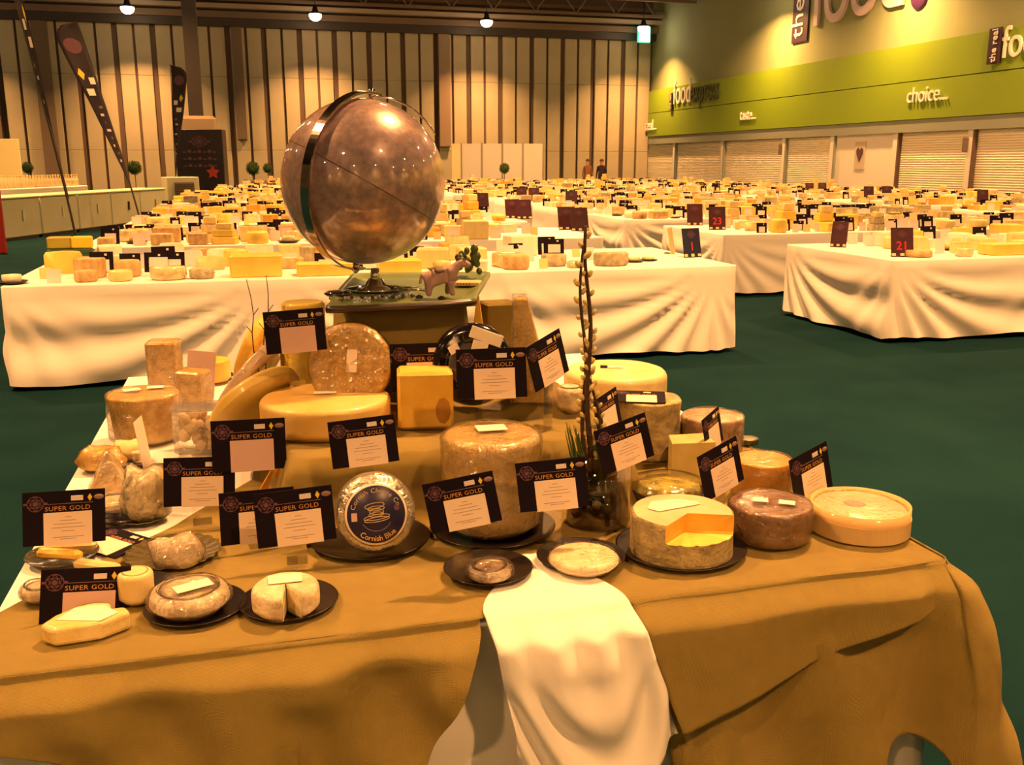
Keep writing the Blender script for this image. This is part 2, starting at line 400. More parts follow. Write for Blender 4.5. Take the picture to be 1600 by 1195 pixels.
# ---------------------------------------------------------------- background table rows
TZ = 0.75
def fold(s, t, L, h, seed):                  # folds that fan down from the pinned corners of each cloth
    span = 1.83 if L > 2.5 else L
    k = int(s / span); q = s - k * span
    r = random.Random(seed * 31 + k); c = r.random() < 0.6
    x = q if c else span - q
    ph = atan2(t * h + 0.02, x + 0.05) + 0.18 * x
    am = min(1, hypot(x, t * h) / 0.5) * min(1, t * 2.2)
    d = 0.024 * sin(ph * (22 + 8 * r.random()) + seed) * am
    x2 = span - x
    ph2 = atan2(t * h + 0.02, x2 + 0.05)
    d += 0.012 * sin(ph2 * 17 + 2) * min(1, t * 2) * max(0, 1 - x2 / 0.9)
    return d + 0.045 * t
def cloth_table(u0, u1, v0, v1, label, group=None, seed=1, fine=True, name='trestle_table', zb=0.04, amp=1.0):
    L, D = u1 - u0, v1 - v0
    t = empty(name, H(u0, v0, 0), TH); tag(t, label, 'table', group)
    st = 0.03 if fine else 0.10; nt = 16 if fine else 6
    b = MB(); h = TZ - zb
    per = [((0, 0), (L, 0), (0, -1)), ((L, 0), (L, D), (1, 0)), ((L, D), (0, D), (0, 1)), ((0, D), (0, 0), (-1, 0))]
    ring = []
    for i, (a, c, n) in enumerate(per):
        ln = hypot(c[0] - a[0], c[1] - a[1]); m = max(4, int(ln / st))
        if i == 2: m = max(4, int(ln / 0.3))
        for j in range(m):
            s = ln * j / m; ring.append((a[0] + (c[0] - a[0]) * j / m, a[1] + (c[1] - a[1]) * j / m, n, s, ln, i))
    R = len(ring)
    vs = []
    for k in range(nt + 1):
        tt = k / nt
        for (x, y, n, s, ln, i) in ring:
            d = fold(s, tt, ln, h, seed + i * 7) if k else 0.0
            e = min(s, ln - s) / 0.12
            if i == 2: d = 0.03 * tt
            d = 0.004 + d * amp
            if e < 1: d = d * (0.5 + 0.5 * e)
            z = TZ - h * tt + (0.012 * sin(s * 5 + seed) if k == nt else 0)
            if k == 0: z = TZ; d = 0
            elif k == 1 and fine: z = TZ - 0.012
            vs.append((x + n[0] * d, y + n[1] * d, z))
    fs = [(k * R + i, (k + 1) * R + i, (k + 1) * R + (i + 1) % R, k * R + (i + 1) % R) for k in range(nt) for i in range(R)]
    fs.append(tuple(range(R)))
    b.add(vs, fs, 0, True)
    for i in range(len(b.sm) - 1, len(b.sm)): b.sm[i] = False
    b.obj('tablecloth', M_cloth, t)
    if fine:
        lg = MB().tube([(0, 0, 0), (0, 0, TZ - 0.02)], 0.014, 6).mesh('leg', M_dark)
        xs = [0.12, L - 0.12]
        for x in xs:
            for y in (0.15, D - 0.15): inst('leg', lg, t, (x, y, 0))
    return t
AU0, AU1, BU0, BU1, DV, PV, V0 = -1.73, 3.96, 5.52, 11.2, 1.8, 3.25, 7.42
ordn = ['first', 'second', 'third', 'fourth']
ROWS = []
for k in range(11):
    v = V0 + PV * k; AU0 = -1.73 if k < 6 else -1.1 if k < 8 else -0.4
    fine = k < 3
    if k < 4:
        la = 'long white-clothed table, %s row behind the globe display' % ordn[k]; lb = 'white-clothed table right of the aisle, %s row back' % ordn[k]; g = None; gb = None
    else:
        la = 'far long table under white cloth, covered in cheeses, left of the aisle'; lb = 'far table under white cloth, covered in cheeses, right of the aisle'; g = 'far tables left of the aisle'; gb = 'far tables right of the aisle'
    cloth_table(AU0, AU1, v, v + DV, la, g, 3 + k, fine); ROWS.append((0, k, AU0, AU1, v))
    if k == 0:
        cloth_table(BU0, BU1, v, v + DV, lb, gb, 20 + k, fine)
    else: cloth_table(BU0, BU1, v, v + DV, lb, gb, 20 + k, fine)
    ROWS.append((1, k, BU0, BU1, v))
    if k > 1:
        cloth_table(12.6, 18.3, v, v + DV, 'far white-clothed table in the rightmost block, below the shutters' , 'tables in the rightmost block', 40 + k, False); ROWS.append((2, k, 12.6, 18.3, v))

# background cheese templates: (builder, material names)
C = {
 'cream': mat('cheese_cream', (0.66, 0.54, 0.20), 0.45, c2=(0.74, 0.62, 0.28), nscale=18, coat=0.3),
 'yellow': mat('cheese_yellow', (0.72, 0.52, 0.07), 0.45, c2=(0.78, 0.60, 0.12), nscale=14, coat=0.3),
 'orange': mat('cheese_orange', (0.66, 0.34, 0.035), 0.45, c2=(0.74, 0.42, 0.05), nscale=14, coat=0.3),
 'tan': mat('rind_tan', (0.42, 0.27, 0.10), 0.7, c2=(0.58, 0.42, 0.19), nscale=24, bump=0.4, bscale=60),
 'grey': mat('rind_grey', (0.30, 0.26, 0.15), 0.8, c2=(0.48, 0.44, 0.28), nscale=26, bump=0.5, bscale=60),
 'white': mat('rind_white', (0.72, 0.68, 0.50), 0.6, c2=(0.80, 0.76, 0.60), nscale=20, bump=0.2, bscale=50),
 'paper': mat('paper_pinkish', (0.70, 0.62, 0.58), 0.7),
 'ink': mat('card_black', (0.007, 0.0035, 0.010), 0.6, spec=0.12),
 'gloss': mat('wrapped_glossy', (0.62, 0.50, 0.24), 0.15, c2=(0.76, 0.66, 0.36), nscale=30, bump=0.9, bscale=50, coat=1.0),
 'plate': mat('plate_black', (0.008, 0.006, 0.008), 0.3, coat=0.15),
 'red': mat('board_maroon', (0.07, 0.012, 0.016), 0.4),
}
CN = list(C.keys()); CL = [C[n] for n in CN]; CI = {n: i for i, n in enumerate(CN)}
T = {}
def tpl(name, mb, cat, desc): T[name] = (mb, cat, desc)
def wheelp(r, h, b=0.012): return [(0, 0), (r - b, 0), (r, b), (r, h - b), (r - b, h), (0, h)]
for col in ('cream', 'yellow', 'orange', 'tan', 'grey', 'white', 'gloss'):
    c = CI[col]
    adj = {'cream': 'cream', 'yellow': 'yellow', 'orange': 'orange', 'tan': 'tan-rinded', 'grey': 'grey-rinded', 'white': 'white', 'gloss': 'film-wrapped'}[col]
    tpl(col + '_block', MB().rbox(-.11, .11, -.08, .08, 0, .095, .006, c), 'cheese', adj + ' cheese block')
    tpl(col + '_wheel', MB().lathe(wheelp(.095, .085), 16, c), 'cheese', adj + ' cheese wheel')
    tpl(col + '_half', MB().lathe(wheelp(.11, .09), 9, c, a0=0, a1=pi), 'cheese', adj + ' half wheel')
    tpl(col + '_wedge', MB().prism([(-.09, -.06), (.10, 0), (-.09, .06)], 0, .075, c), 'cheese', adj + ' cheese wedge')
    tpl(col + '_plated', MB().lathe([(0, 0), (.07, 0), (.10, .012), (.07, .008), (0, .008)], 14, CI['plate']).lathe([(0, .008), (.055, .008), (.062, .02), (.06, .04), (0, .044)], 12, c), 'cheese', adj + ' round on a black plate')
    tpl(col + '_labelled', MB().rbox(-.10, .10, -.07, .07, 0, .08, .006, c).box(-.05, .05, -.04, .03, .0805, .082, CI['paper']), 'cheese', adj + ' cheese with a paper label')
    tpl(col + '_stack', MB().rbox(-.10, .10, -.07, .07, 0, .06, .006, c).rbox(-.09, .08, -.06, .06, .062, .12, .006, c).rbox(-.06, .07, -.05, .05, .122, .17, .006, CI['cream']), 'cheese', 'stack of ' + adj + ' cheese pieces')
def card_tpl(kind):
    b = MB(); R = Matrix.Rotation(radians(-12), 4, 'X')
    if kind == 'award':
        b.box(-.075, .075, 0, .003, .0, .105, CI['ink'], R); b.box(-.042, .048, -.002, 0, .005, .065, CI['paper'], R); b.box(.02, .035, -.002, 0, .085, .095, CI['paper'], R)
    elif kind == 'note': b.box(-.055, .055, 0, .003, .0, .085, CI['paper'], R)
    else: b.box(-.04, .04, 0, .003, 0, .06, CI['cream'], R)
    b.box(-.02, .02, 0.0, .04, 0, .003, CI['ink' if kind == 'award' else 'paper']); return b
tpl('award_card', card_tpl('award'), 'card', 'black award card with white slip')
tpl('note_card', card_tpl('note'), 'card', 'pale note card')
tpl('small_note', card_tpl('small'), 'card', 'small cream note')
TM = {}
def tmesh(n):
    if n not in TM: TM[n] = T[n][0].mesh(n, CL)
    return TM[n]
def near(u, v, used, r):
    return any(abs(a - u) < r + q and abs(b - v) < r * 0.8 + q for (a, b, q) in used)
USED = []
PLACED = []                                   # (distance, template, u, v, rot, scale, row)
# named pieces at the front of the first row
FRONT = [
 (401, 432, 'yellow_block', 1.75, 1.4, 1.75, 'big orange-yellow cheese block at the front edge, left of the globe', 'cheese'),
 (508, 431, 'yellow_block', 1.9, 1.3, 1.0, 'long low orange-yellow slab at the front edge behind the globe', 'cheese'),
 (628, 429, 'yellow_block', 1.5, 1.3, 1.1, 'orange-yellow slab half hidden behind the globe stand', 'cheese'),
 (263, 437, 'gloss_half', 1.2, 1.2, 1.1, 'glossy wrapped half wheel at the front edge below two award cards', 'cheese'),
 (315, 437, 'grey_wheel', .95, .9, .9, 'grey-pink small wheel left of the big orange-yellow block', 'cheese'),
 (133, 441, 'tan_wheel', .85, .85, .95, 'tan drum-shaped cheese near the left end of the first row', 'cheese'),
 (187, 440, 'cream_wheel', .9, .9, .9, 'pale drum cheese third from the left end', 'cheese'),
 (14, 446, 'white_plated', 1.1, 1.1, 1.6, 'white cheese on a black dish at the left end of the row', 'cheese'),
 (809, 421, 'tan_wheel', 1.15, 1.1, 1.35, 'tan round cheese right of the green sprig', 'cheese'),
 (868, 416, 'grey_wheel', 1.15, 1.1, 1.2, 'grey-gold drum cheese under an award card, left of the catkin twigs', 'cheese'),
 (957, 415, 'grey_half', 1.4, 1.2, 1.25, 'broad grey-gold half wheel right of the catkin twigs', 'cheese'),
 (903, 419, 'gloss_wheel', .75, .75, .6, 'small glossy roll just behind the catkin twigs', 'cheese'),
 (993, 410, 'cream_plated', .95, .9, 1.0, 'flat cream round on a dark plate, right of the broad half wheel', 'cheese'),
 (1016, 408, 'cream_plated', .9, .9, .8, 'last flat cream round before the numbered board', 'cheese'),
 (1440, 402, 'tan_wheel', 1.35, 1.2, .75, 'low tan wheel beside the board numbered 21', 'cheese'),
 (1512, 401, 'gloss_wheel', .85, .8, .9, 'glossy wrapped drum on the front right table', 'cheese'),
 (1575, 398, 'yellow_block', 2.0, 1.3, 1.1, 'long orange-yellow slab at the picture edge', 'cheese'),
]
RZ = TH
def put(n, loc, rot, sc, label, cat, group=None):
    nm = n if 'card' in n or 'note' in n else n.split('_')[0] + '_' + {'block': 'cheese_block', 'wheel': 'cheese_round', 'half': 'half_cheese', 'wedge': 'cheese_wedge', 'plated': 'plated_cheese', 'labelled': 'labelled_cheese', 'stack': 'cheese_stack'}[n.split('_')[1]]
    nm = nm.replace('gloss_', 'wrapped_')
    o = inst(nm, tmesh(n), None, loc, (0, 0, rot), sc); tag(o, label, cat, group); return o
for (px, py, n, sx, sy, sz, lab, cat) in FRONT:
    p = P(px, py, TZ); uu, vv = UV(p); vv = max(vv, V0 + 0.12); q = H(uu, vv + 0.05, TZ + 0.001)
    put(n, q, RZ + (pi if 'half' in n else 0), (sx, sy, sz), lab, cat); USED.append((uu, vv + 0.05, 0.10 * sx))
CARDS_F = [(250, 411, 'small black award card left of a pair, behind the glossy half wheel'), (279, 408, 'small black award card right of a pair, behind the glossy half wheel'),
 (868, 389, 'small black award card standing on the grey-gold drum cheese'), (207, 366, 'left one of two touching award cards on the second row'), (230, 366, 'right one of two touching award cards on the second row'),
 (305, 363, 'award card on the second row above the touching pair'), (345, 369, 'award card on the second row, right of its neighbours'), (437, 357, 'award card just left of the globe')]
for (px, py, lab) in CARDS_F:
    z = TZ + (0.105 if py == 389 else 0.03 if py > 400 else 0.0)
    p = P(px, py, z); uu, vv = UV(p)
    if py < 380: vv = max(vv, V0 + PV + 0.1); 
    if py > 380 and py != 389: vv = min(vv, V0 + 0.7)
    if py == 389:
        uu, vv = UV(P(868, 416, TZ)); vv = max(vv, V0 + .12) + .05; z = TZ + 0.105
    else: z = TZ + 0.001
    put('award_card', H(uu, vv, z), RZ - 0.2, (1.15, 1, 1.5 if py > 400 else 1.15), lab, 'card'); USED.append((uu, vv, 0.08))

# numbered boards standing at the row ends
def board(loc, rz, w, h, col, num, label, lean=-14, back=False):
    t = empty('number_board', loc, rz); tag(t, label, 'board'); USED.append((*UV(loc), 0.10))
    R = Matrix.Rotation(radians(lean), 4, 'X')
    M = R
    f = MB().rbox(-w / 2, w / 2, 0, .006, 0, h, .002, M=M).obj('board_face', mat('plum_' + col, {'a': (0.045, 0.012, 0.02), 'b': (0.012, 0.014, 0.045), 'c': (0.62, 0.5, 0.24)}[col], 0.3, c2={'a': (0.06, 0.02, 0.025), 'b': (0.015, 0.018, 0.05), 'c': (0.66, 0.54, 0.28)}[col], nscale=9), t)
    if num:
        tm = text_mb(num, h * 0.42, .002, 'CENTER'); MB().join(tm, M @ Matrix.Translation((0, -.001, h * .24)) @ Matrix.Rotation(pi / 2, 4, 'X')).obj('number', mat('number_red', (0.75, 0.02, 0.02), 0.4), f)
    if col != 'c':
        MB().join(rosette(h * 0.13), M @ Matrix.Translation((0, -.001, h * .78)) @ Matrix.Rotation(pi / 2, 4, 'X')).obj('emblem', M_emblem, f)
        b = MB()
        for x in (-.38, .0, .38): b.box(x * w - w * .09, x * w + w * .09, -.002, 0, h * .03, h * .12, M=M)
        b.obj('badge_strip', C['cream'], f)
    MB().box(-w * .1, w * .1, .0, h * .34, 0, .006).obj('foot', C['ink'], t)
    return t
def rosette(r, n=5):                          # overlapping rings round a small disc
    b = MB()
    def ring(cx, cy, rr, w):
        m = 20; vs = []
        for i in range(m):
            a = 2 * pi * i / m; vs += [(cx + (rr - w) * cos(a), cy + (rr - w) * sin(a), 0.0006), (cx + rr * cos(a), cy + rr * sin(a), 0.0006)]
        b.add(vs, [(2 * i, 2 * i + 1, (2 * i + 3) % (2 * m), (2 * i + 2) % (2 * m)) for i in range(m)])
    ring(0, 0, r * .95, r * .08); ring(0, 0, r * .55, r * .07)
    for i in range(6): ring(cos(i * pi / 3) * r * .42, sin(i * pi / 3) * r * .42, r * .5, r * .06)
    b.lathe([(0, .0008), (r * .25, .0006)], 12, smooth=False)
    b.box(-r * 1.3, -r * .9, -r * .12, r * .12, 0.0002, .0007).box(r * .9, r * 1.3, -r * .12, r * .12, 0.0002, .0007)
    return b
M_emblem = mat('emblem_mauve', (0.13, 0.055, 0.085), 0.45)
def bd(px, py, w, h, rz, col, num, label, z=TZ, vmin=None, lean=-14):
    p = P(px, py, z + .003); u, v = UV(p)
    if vmin is not None: v = max(v, vmin)
    return board(H(u, v, z + .003), TH + rz, w, h, col, num, label, lean)
bd(1410, 401, .21, .27, -0.25, 'a', '21', 'dark board with red number 21 on the front right table', vmin=V0 + .08)
bd(1309, 386, .16, .27, -0.75, 'a', None, 'slanting dark board beyond the one numbered 21', lean=-18)
bd(1083, 402, .19, .27, 0.15, 'b', '1', 'navy board with gleaming foot on the first row corner', vmin=V0 + .1)
bd(1052, 396, .16, .25, 0.9, 'c', None, 'plain buff board back to back with the navy board', vmin=V0 + .1, lean=-10)
bd(1121, 359, .22, .30, -0.2, 'a', '23', 'dark board with red number 23 at the aisle, second row', vmin=V0 + PV + .06)
bd(1086, 352, .22, .30, -0.2, 'a', None, 'dark board just behind the one numbered 23')
for (px, py, rz, lab) in [(887, 359, .35, 'left board of the dark pair above the catkin twigs'), (907, 361, .35, 'right board of the dark pair above the catkin twigs'),
      (802, 341, .3, 'left board of the dark pair right of the globe'), (820, 342, .3, 'right board of the dark pair right of the globe'), (890, 321, 0, 'dark square board on the third row end'),
      (815, 313, 0, 'upright dark board with a pale foot, centre of the hall'), (834, 314, 0, 'upright dark board with red marks, centre of the hall'),
      (742, 325, .3, 'dark leaning board near the globe, left of its twin'), (755, 326, .3, 'dark leaning board near the globe, right of its twin'),
      (1403, 313, 0, 'far dark board below the picture notice, left of two'), (1438, 313, 0, 'far dark board below the picture notice, right of two'), (1561, 320, 0, 'far dark board near the picture edge'),
      (1265, 302, 0, 'left of two far boards at the middle of the right rows'), (1285, 302, 0, 'right of two far boards at the middle of the right rows')]:
    p = P(px, py, TZ + .003); u, v = UV(p); kk = round((v - V0 - 0.3) / PV); v = min(max(v, V0 + PV * kk + .08), V0 + PV * kk + DV - .3)
    board(H(u, v, TZ + .003), TH - .26 + rz, .24, .30, 'a', None, lab)

q = H(-1.52, 9.0, TZ + .001)
tag(MB().rbox(-.17, .17, -.09, .09, 0, .13, .008).box(-.18, .18, -.10, .10, .10, .115).obj('green_crate', mat('crate_green', (.02, .09, .06), .5), None, q, Z3), 'small dark green crate at the back left corner of the first table', 'crate')
tag(MB().rbox(-.17, .02, -.07, .07, 0, .10, .01, 0).rbox(.022, .18, -.07, .07, 0, .10, .01, 1).obj('yellow_packet', [mat('packet_olive', (.34, .30, .03), .5), mat('packet_yellow', (.75, .52, .03), .4)], None, q + Vector((0, 0, .1315)), Z3), 'olive and yellow packet lying on the small green crate', 'packet')
USED.append((-1.52, 9.0, .15))
kinds = [('cream', 5), ('yellow', 4), ('orange', 2), ('tan', 3), ('grey', 2), ('white', 4), ('gloss', 4)]
bag = [k for k, w in kinds for _ in range(w)]
shp = ['block'] * 3 + ['wheel'] * 3 + ['half', 'wedge', 'wedge'] + ['plated'] * 2 + ['labelled'] * 2 + ['stack']
for (col, k, u0, u1, v) in ROWS:
    dist = v
    stp = 0.21 if k < 3 else 0.26
    nd = 6 if k < 4 else 5
    for d in range(nd):
        vv = v + 0.14 + d * (DV - 0.3) / (nd - 1)
        u = u0 + 0.14
        base = RND.choice(bag)
        pw = 0
        while u < u1 - 0.14:
            dens = 0.95
            if k == 0 and col == 0 and u > 1.9: dens = 0.35 if u < 2.9 else 0.0
            if k == 1 and col == 0 and u > 2.7: dens = 0.25 if u < 3.3 else 0.0
            if k == 2 and col == 0 and u > 3.0: dens = 0.4 if u < 3.5 else 0
            if k == 0 and col == 1 and u < 6.1: dens = 0.0
            if k == 1 and col == 1 and u < 5.9: dens = 0.0
            if RND.random() < 0.25: base = RND.choice(bag)
            r = RND.random()
            if r < 0.17: n = 'award_card'
            elif r < 0.38: n = 'note_card'
            elif r < 0.48: n = 'small_note'
            else: n = base + '_' + RND.choice(shp)
            iscard = T[n][1] == 'card'
            sc = RND.uniform(0.85, 1.3); rot = RND.uniform(-.35, .35)
            sz = sc * (1.35 if iscard else RND.uniform(1.0, 1.8))
            hw = (0.08 if n == 'award_card' else 0.06 if iscard else 0.112) * sc + 0.012
            uu = u + hw; v2 = vv + RND.uniform(-.02, .02)
            if RND.random() < dens and not near(uu, v2, USED, hw):
                PLACED.append((hypot(uu, v2), n, uu, v2, rot, sc, sz, col, k, d)); u = uu + hw + RND.uniform(0, 0.03)
            else: u += 0.12
def onscreen(u, v):
    p = H(u, v, TZ); a = p.x / p.y * 1.02
    return -0.56 < a < 0.56
PLACED.sort(key=lambda t: t[0])
far = MB(); far2 = MB(); nc = {'cheese': 0, 'card': 0}
rown = ['first', 'second', 'third', 'fourth', 'fifth', 'sixth']
for (ds, n, u, v, rot, sc, sz, col, k, d) in PLACED:
    cat = T[n][1]
    if not onscreen(u, v): continue
    lim = 255 if cat == 'cheese' else 270
    if nc[cat] < lim and k < 6:
        nc[cat] += 1
        where = ('front' if d < 2 else 'middle' if d < 4 else 'back')
        f = (u - (-1.73 if col == 0 else BU0)) / 5.7
        side = 'left-hand' if col == 0 else 'right-hand'
        lab = '%s, %s %s of the %s %s table' % (T[n][2], where, 'left' if f < .25 else 'left of centre' if f < .5 else 'right of centre' if f < .75 else 'right', rown[k], side)
        put(n, H(u, v, TZ + 0.001), RZ + rot, (sc, sc, sz), lab, cat, lab.replace(',', ' at').replace('of the', 'of'))
    else:
        M = Matrix.Translation(H(u, v, TZ + 0.001)) @ Matrix.Rotation(RZ + rot, 4, 'Z') @ Matrix.Diagonal((sc, sc, sz, 1))
        (far if cat == 'cheese' else far2).join(T[n][0], M)
o = far.obj('far_cheeses', CL); tag(o, 'mass of many small cheeses covering the distant tables', 'cheese', kind='stuff')
o = far2.obj('far_cards', CL); tag(o, 'scatter of small cards standing among the distant cheeses', 'card', kind='stuff')

# ---------------------------------------------------------------- left side: cool cabinets, flags, columns, booth, trees
M_cab = mat('cabinet_cream', (0.48, 0.50, 0.34), 0.5, c2=(0.44, 0.46, 0.31), nscale=2)
a0 = Vector((-10.9, 15.2, 0)); a1 = Vector((-9.75, 27.6, 0)); dr = (a1 - a0); n = 8; az = atan2(dr.y, dr.x)
for i in range(n):
    p = a0 + dr * (i / n); L = dr.length / n - 0.03
    t = empty('chest_freezer', p, az)
    tag(t, ['cream counter cabinet at the left picture edge', 'cream counter cabinet with a thin door joint, second from the edge', 'cream counter cabinet carrying a blue upright label', 'cream counter cabinet behind the first flag pole',
            'cream counter cabinet, fifth along the left line', 'cream counter cabinet, sixth along the left line', 'cream counter cabinet behind the second flag pole', 'last low cream cabinet before the tall grilled unit'][i], 'cabinet')
    MB().rbox(0, L, 0.02, 0.8, 0.06, 0.86, 0.02).obj('body', M_cab, t)
    MB().rbox(0, L, -0.02, 0.82, 0.865, 0.91, 0.015).obj('lid', mat('cabinet_lid', (0.62, 0.6, 0.42), 0.4), t)
    MB().box(0.05, L - 0.05, 0.08, 0.7, 0, 0.06).obj('plinth', M_dark, t)
    if i == 2: MB().box(L * .3, L * .42, 0.002 - 0.014, 0.019, 0.45, 0.8).obj('label_strip', mat('strip_blue', (0.06, 0.09, 0.3), 0.5), t)
    for q in (0.02,):
        MB().box(L * .55, L * .55 + .04, -0.02, 0.019, 0.40, 0.62).obj('handle', M_dark if i in (0, 6) else M_cab, t)
t = empty('grille_cabinet', a1 + dr.normalized() * 0.1, az - .9); tag(t, 'tall cream unit with dark grille by the black tower', 'cabinet')
MB().rbox(0, 0.9, 0.03, 0.7, 0, 1.2, 0.02).obj('body', M_cab, t)
g = MB().box(0.2, 0.75, 0.005, 0.029, 0.15, 1.05).obj('grille', M_brown, t)
sl = MB().box(0.22, 0.73, -0.012, 0.005, 0, 0.03).mesh('slat', M_dark)
for i in range(14): inst('slat', sl, g, (0, 0, 0.19 + i * .06))
# long shelf of pale bottles behind the cabinets
s0 = Vector((-12.6, 19.6, 0)); s1 = Vector((-11.9, 27.5, 0)); ds = s1 - s0
t = empty('bottle_stand', s0, atan2(ds.y, ds.x)); tag(t, 'pale counter behind the cabinets carrying rows of bottles', 'stand')
MB().rbox(-1, ds.length, 0, 1.0, 0, 0.98, 0.02).obj('counter', M_white, t)
M_bp = mat('bottle_pink', (0.62, 0.42, 0.40), 0.3); M_by = mat('bottle_cream', (0.76, 0.66, 0.38), 0.3); M_cap = mat('bottle_cap', (0.7, 0.55, 0.2), 0.4)
bpf = [(0, 0), (.045, 0), (.045, .17), (.018, .22), (.018, .27), (0, .27)]
bme = [MB().lathe(bpf, 10).lathe([(0, .272), (.022, .272), (.022, .3), (0, .3)], 8, 1).mesh('bottle', [m, M_cap]) for m in (M_bp, M_by)]
dn = ds.normalized(); nn = Vector((-dn.y, dn.x, 0))
for i in range(64):
    for j in range(2):
        q = s0 + dn * (-0.7 + i * 0.132) - nn * (-0.14 - 0.3 * j)
        k = 0 if i < 24 else 1
        seg = ['left end', 'left of centre', 'centre', 'right of centre', 'right end'][min(4, i * 5 // 64)]; rw = ['front', 'back'][j]
        lb_ = '%s bottle in the %s row on the pale counter behind the cabinets, %s' % (['pink', 'cream'][k], rw, seg)
        tag(inst('bottle', bme[k], None, (q.x, q.y, 0.981)), lb_, 'bottle', '%s bottles, %s row, %s of the counter' % (['pink', 'cream'][k], rw, seg))
def at_floor(px, y): r = ray(px, 254); return Vector((r.x / r.y * y, y, 0))
tag(MB().rbox(-.18, .18, -.02, .02, 0, 1.35, .01).obj('red_banner', mat('banner_red', (0.30, 0.015, 0.015), 0.6), None, at_floor(-21, 17.5)), 'red banner cut by the left picture edge', 'banner')
tag(MB().rbox(-.75, .75, -.04, .04, 0, 2.3, .01).obj('display_screen', mat('panel_yellow', (0.8, 0.72, 0.35), 0.5), None, at_floor(-6, 30)), 'pale yellow display panel at the left edge below the wall', 'panel')

# feather flags
M_flag = mat('flag_black', (0.014, 0.009, 0.018), 0.55, c2=(0.02, 0.012, 0.026), nscale=6)
def flag(loc, top, w, h0, h1, yaw, label, side=1):     # top = leaning offset of the tip in metres along the picture's x
    t = empty('feather_flag', loc, 0); tag(t, label, 'flag', None)
    def axis(s):                                # pole line bends over
        z = h1 * s; x = top * s ** 1.15; return Vector((x, 0, z))
    pole = [axis(i / 20) for i in range(21)]
    MB().tube(pole, [0.025 - 0.015 * i / 20 for i in range(21)], 6).obj('pole', M_dark, t)
    MB().lathe([(0, 0), (.25, 0), (.25, .03), (.05, .06), (0, .06)], 16).obj('base', M_dark, t)
    s0 = h0 / h1; cs, sn = cos(yaw), sin(yaw)
    def wid(q): return w * (sin(min(1, q * 0.72 + 0.02) * pi / 2) ** 1.3) * (1 if q < .88 else sqrt(max(0.0, 1 - ((q - .88) / .12) ** 2)))
    def fn(i, j):
        s = s0 + (0.995 - s0) * j; a = axis(s); ww = wid(j)
        return (a.x + ww * i * cs * side, 0.04 + ww * i * sn + 0.03 * sin(j * 9 + i * 3), a.z)
    f = MB().grid(fn, 6, 40).obj('banner', M_flag, t, solid=0.006)
    def patch(nm, i0, i1, j0, j1, m):
        MB().grid(lambda i, j: (lambda q: (q[0], q[1] - .012, q[2]))(fn(i0 + (i1 - i0) * i, j0 + (j1 - j0) * j)), 2, 3).obj(nm, m, f)
    def blob(nm, ci, cj, ri, rj, m, n=14):
        vs = [(lambda q: (q[0], q[1] - .014, q[2]))(fn(ci + ri * cos(2 * pi * k / n), cj + rj * sin(2 * pi * k / n))) for k in range(n)]
        MB().add(vs, [tuple(range(n))]).obj(nm, m, f)
    blob('emblem', .5, .86, .34, .045, M_emblem); blob('emblem_centre', .5, .86, .16, .022, M_flag)
    blob('diamond_badge', .68, .70, .16, .035, mat('badge_yellow', (0.75, 0.6, 0.05), 0.5), 4)
    patch('white_badge', .12, .42, .64, .68, M_white); patch('white_badge', .34, .78, .575, .615, M_white)
    for k in range(9): patch('lettering', .2 + .1 * (k % 3), .45 + .12 * (k % 2), .50 - .045 * k, .515 - .045 * k, M_signpink if k % 2 else M_brown)
    return t
p = at_floor(108, 19.4); flag(p, -0.95, 0.16, 0.9, 5.9, 0.2, 'thin feather flag seen edge-on at the upper left')
p = at_floor(214, 23.2); flag(p, -1.12, 0.72, 0.9, 4.78, 0, 'large plum-black feather flag leaning left', -1)
p = at_floor(272, 34.0); flag(p, 0.12, 0.66, 1.2, 4.85, 0, 'small upright feather flag beside the steel column')

# steel column, its cladding and the black tower
p = at_floor(312, 38.5)
t = empty('steel_column', p, TH); tag(t, 'dark steel column rising from a beige casing', 'column')
MB().box(-.26, .26, -.26, .26, 0, 11).obj('shaft', M_dark, t)
MB().rbox(-.8, .75, -.5, .5, 0, 3.35, .12).obj('casing', mat('casing_beige', (0.32, 0.25, 0.17), 0.7), t)
p = at_floor(317, 36.4)
t = empty('banner_tower', p, 0.05); tag(t, 'black banner tower with mauve emblem before the column', 'banner')
f = MB().rbox(-.88, .84, -.3, .3, 0, 2.78, .02).obj('tower_body', mat('tower_black', (0.016, 0.012, 0.02), 0.4), t)
MB().join(rosette(.3), Matrix.Translation((0, -.302, 2.35)) @ Matrix.Rotation(pi / 2, 4, 'X') @ Matrix.Diagonal((1, .7, 1, 1))).obj('emblem', M_emblem, f)
for r in range(3):
    b = MB()
    for k in range(7): b.box(-.62 + k * .18, -.5 + k * .18, -.306, -.3, 1.95 - r * .25, 2.0 - r * .25 + .05 * (k % 2))
    b.obj('lettering', M_emblem, f)
st = [(0.26 * (1 if k % 2 == 0 else .5) * cos(pi / 2 + k * pi / 5), 0.26 * (1 if k % 2 == 0 else .5) * sin(pi / 2 + k * pi / 5)) for k in range(10)]
MB().prism(st, 0, .01, M=Matrix.Translation((.42, -.302, 1.25)) @ Matrix.Rotation(pi / 2, 4, 'X')).obj('red_star', mat('star_red', (0.5, 0.05, 0.03), 0.5), f)

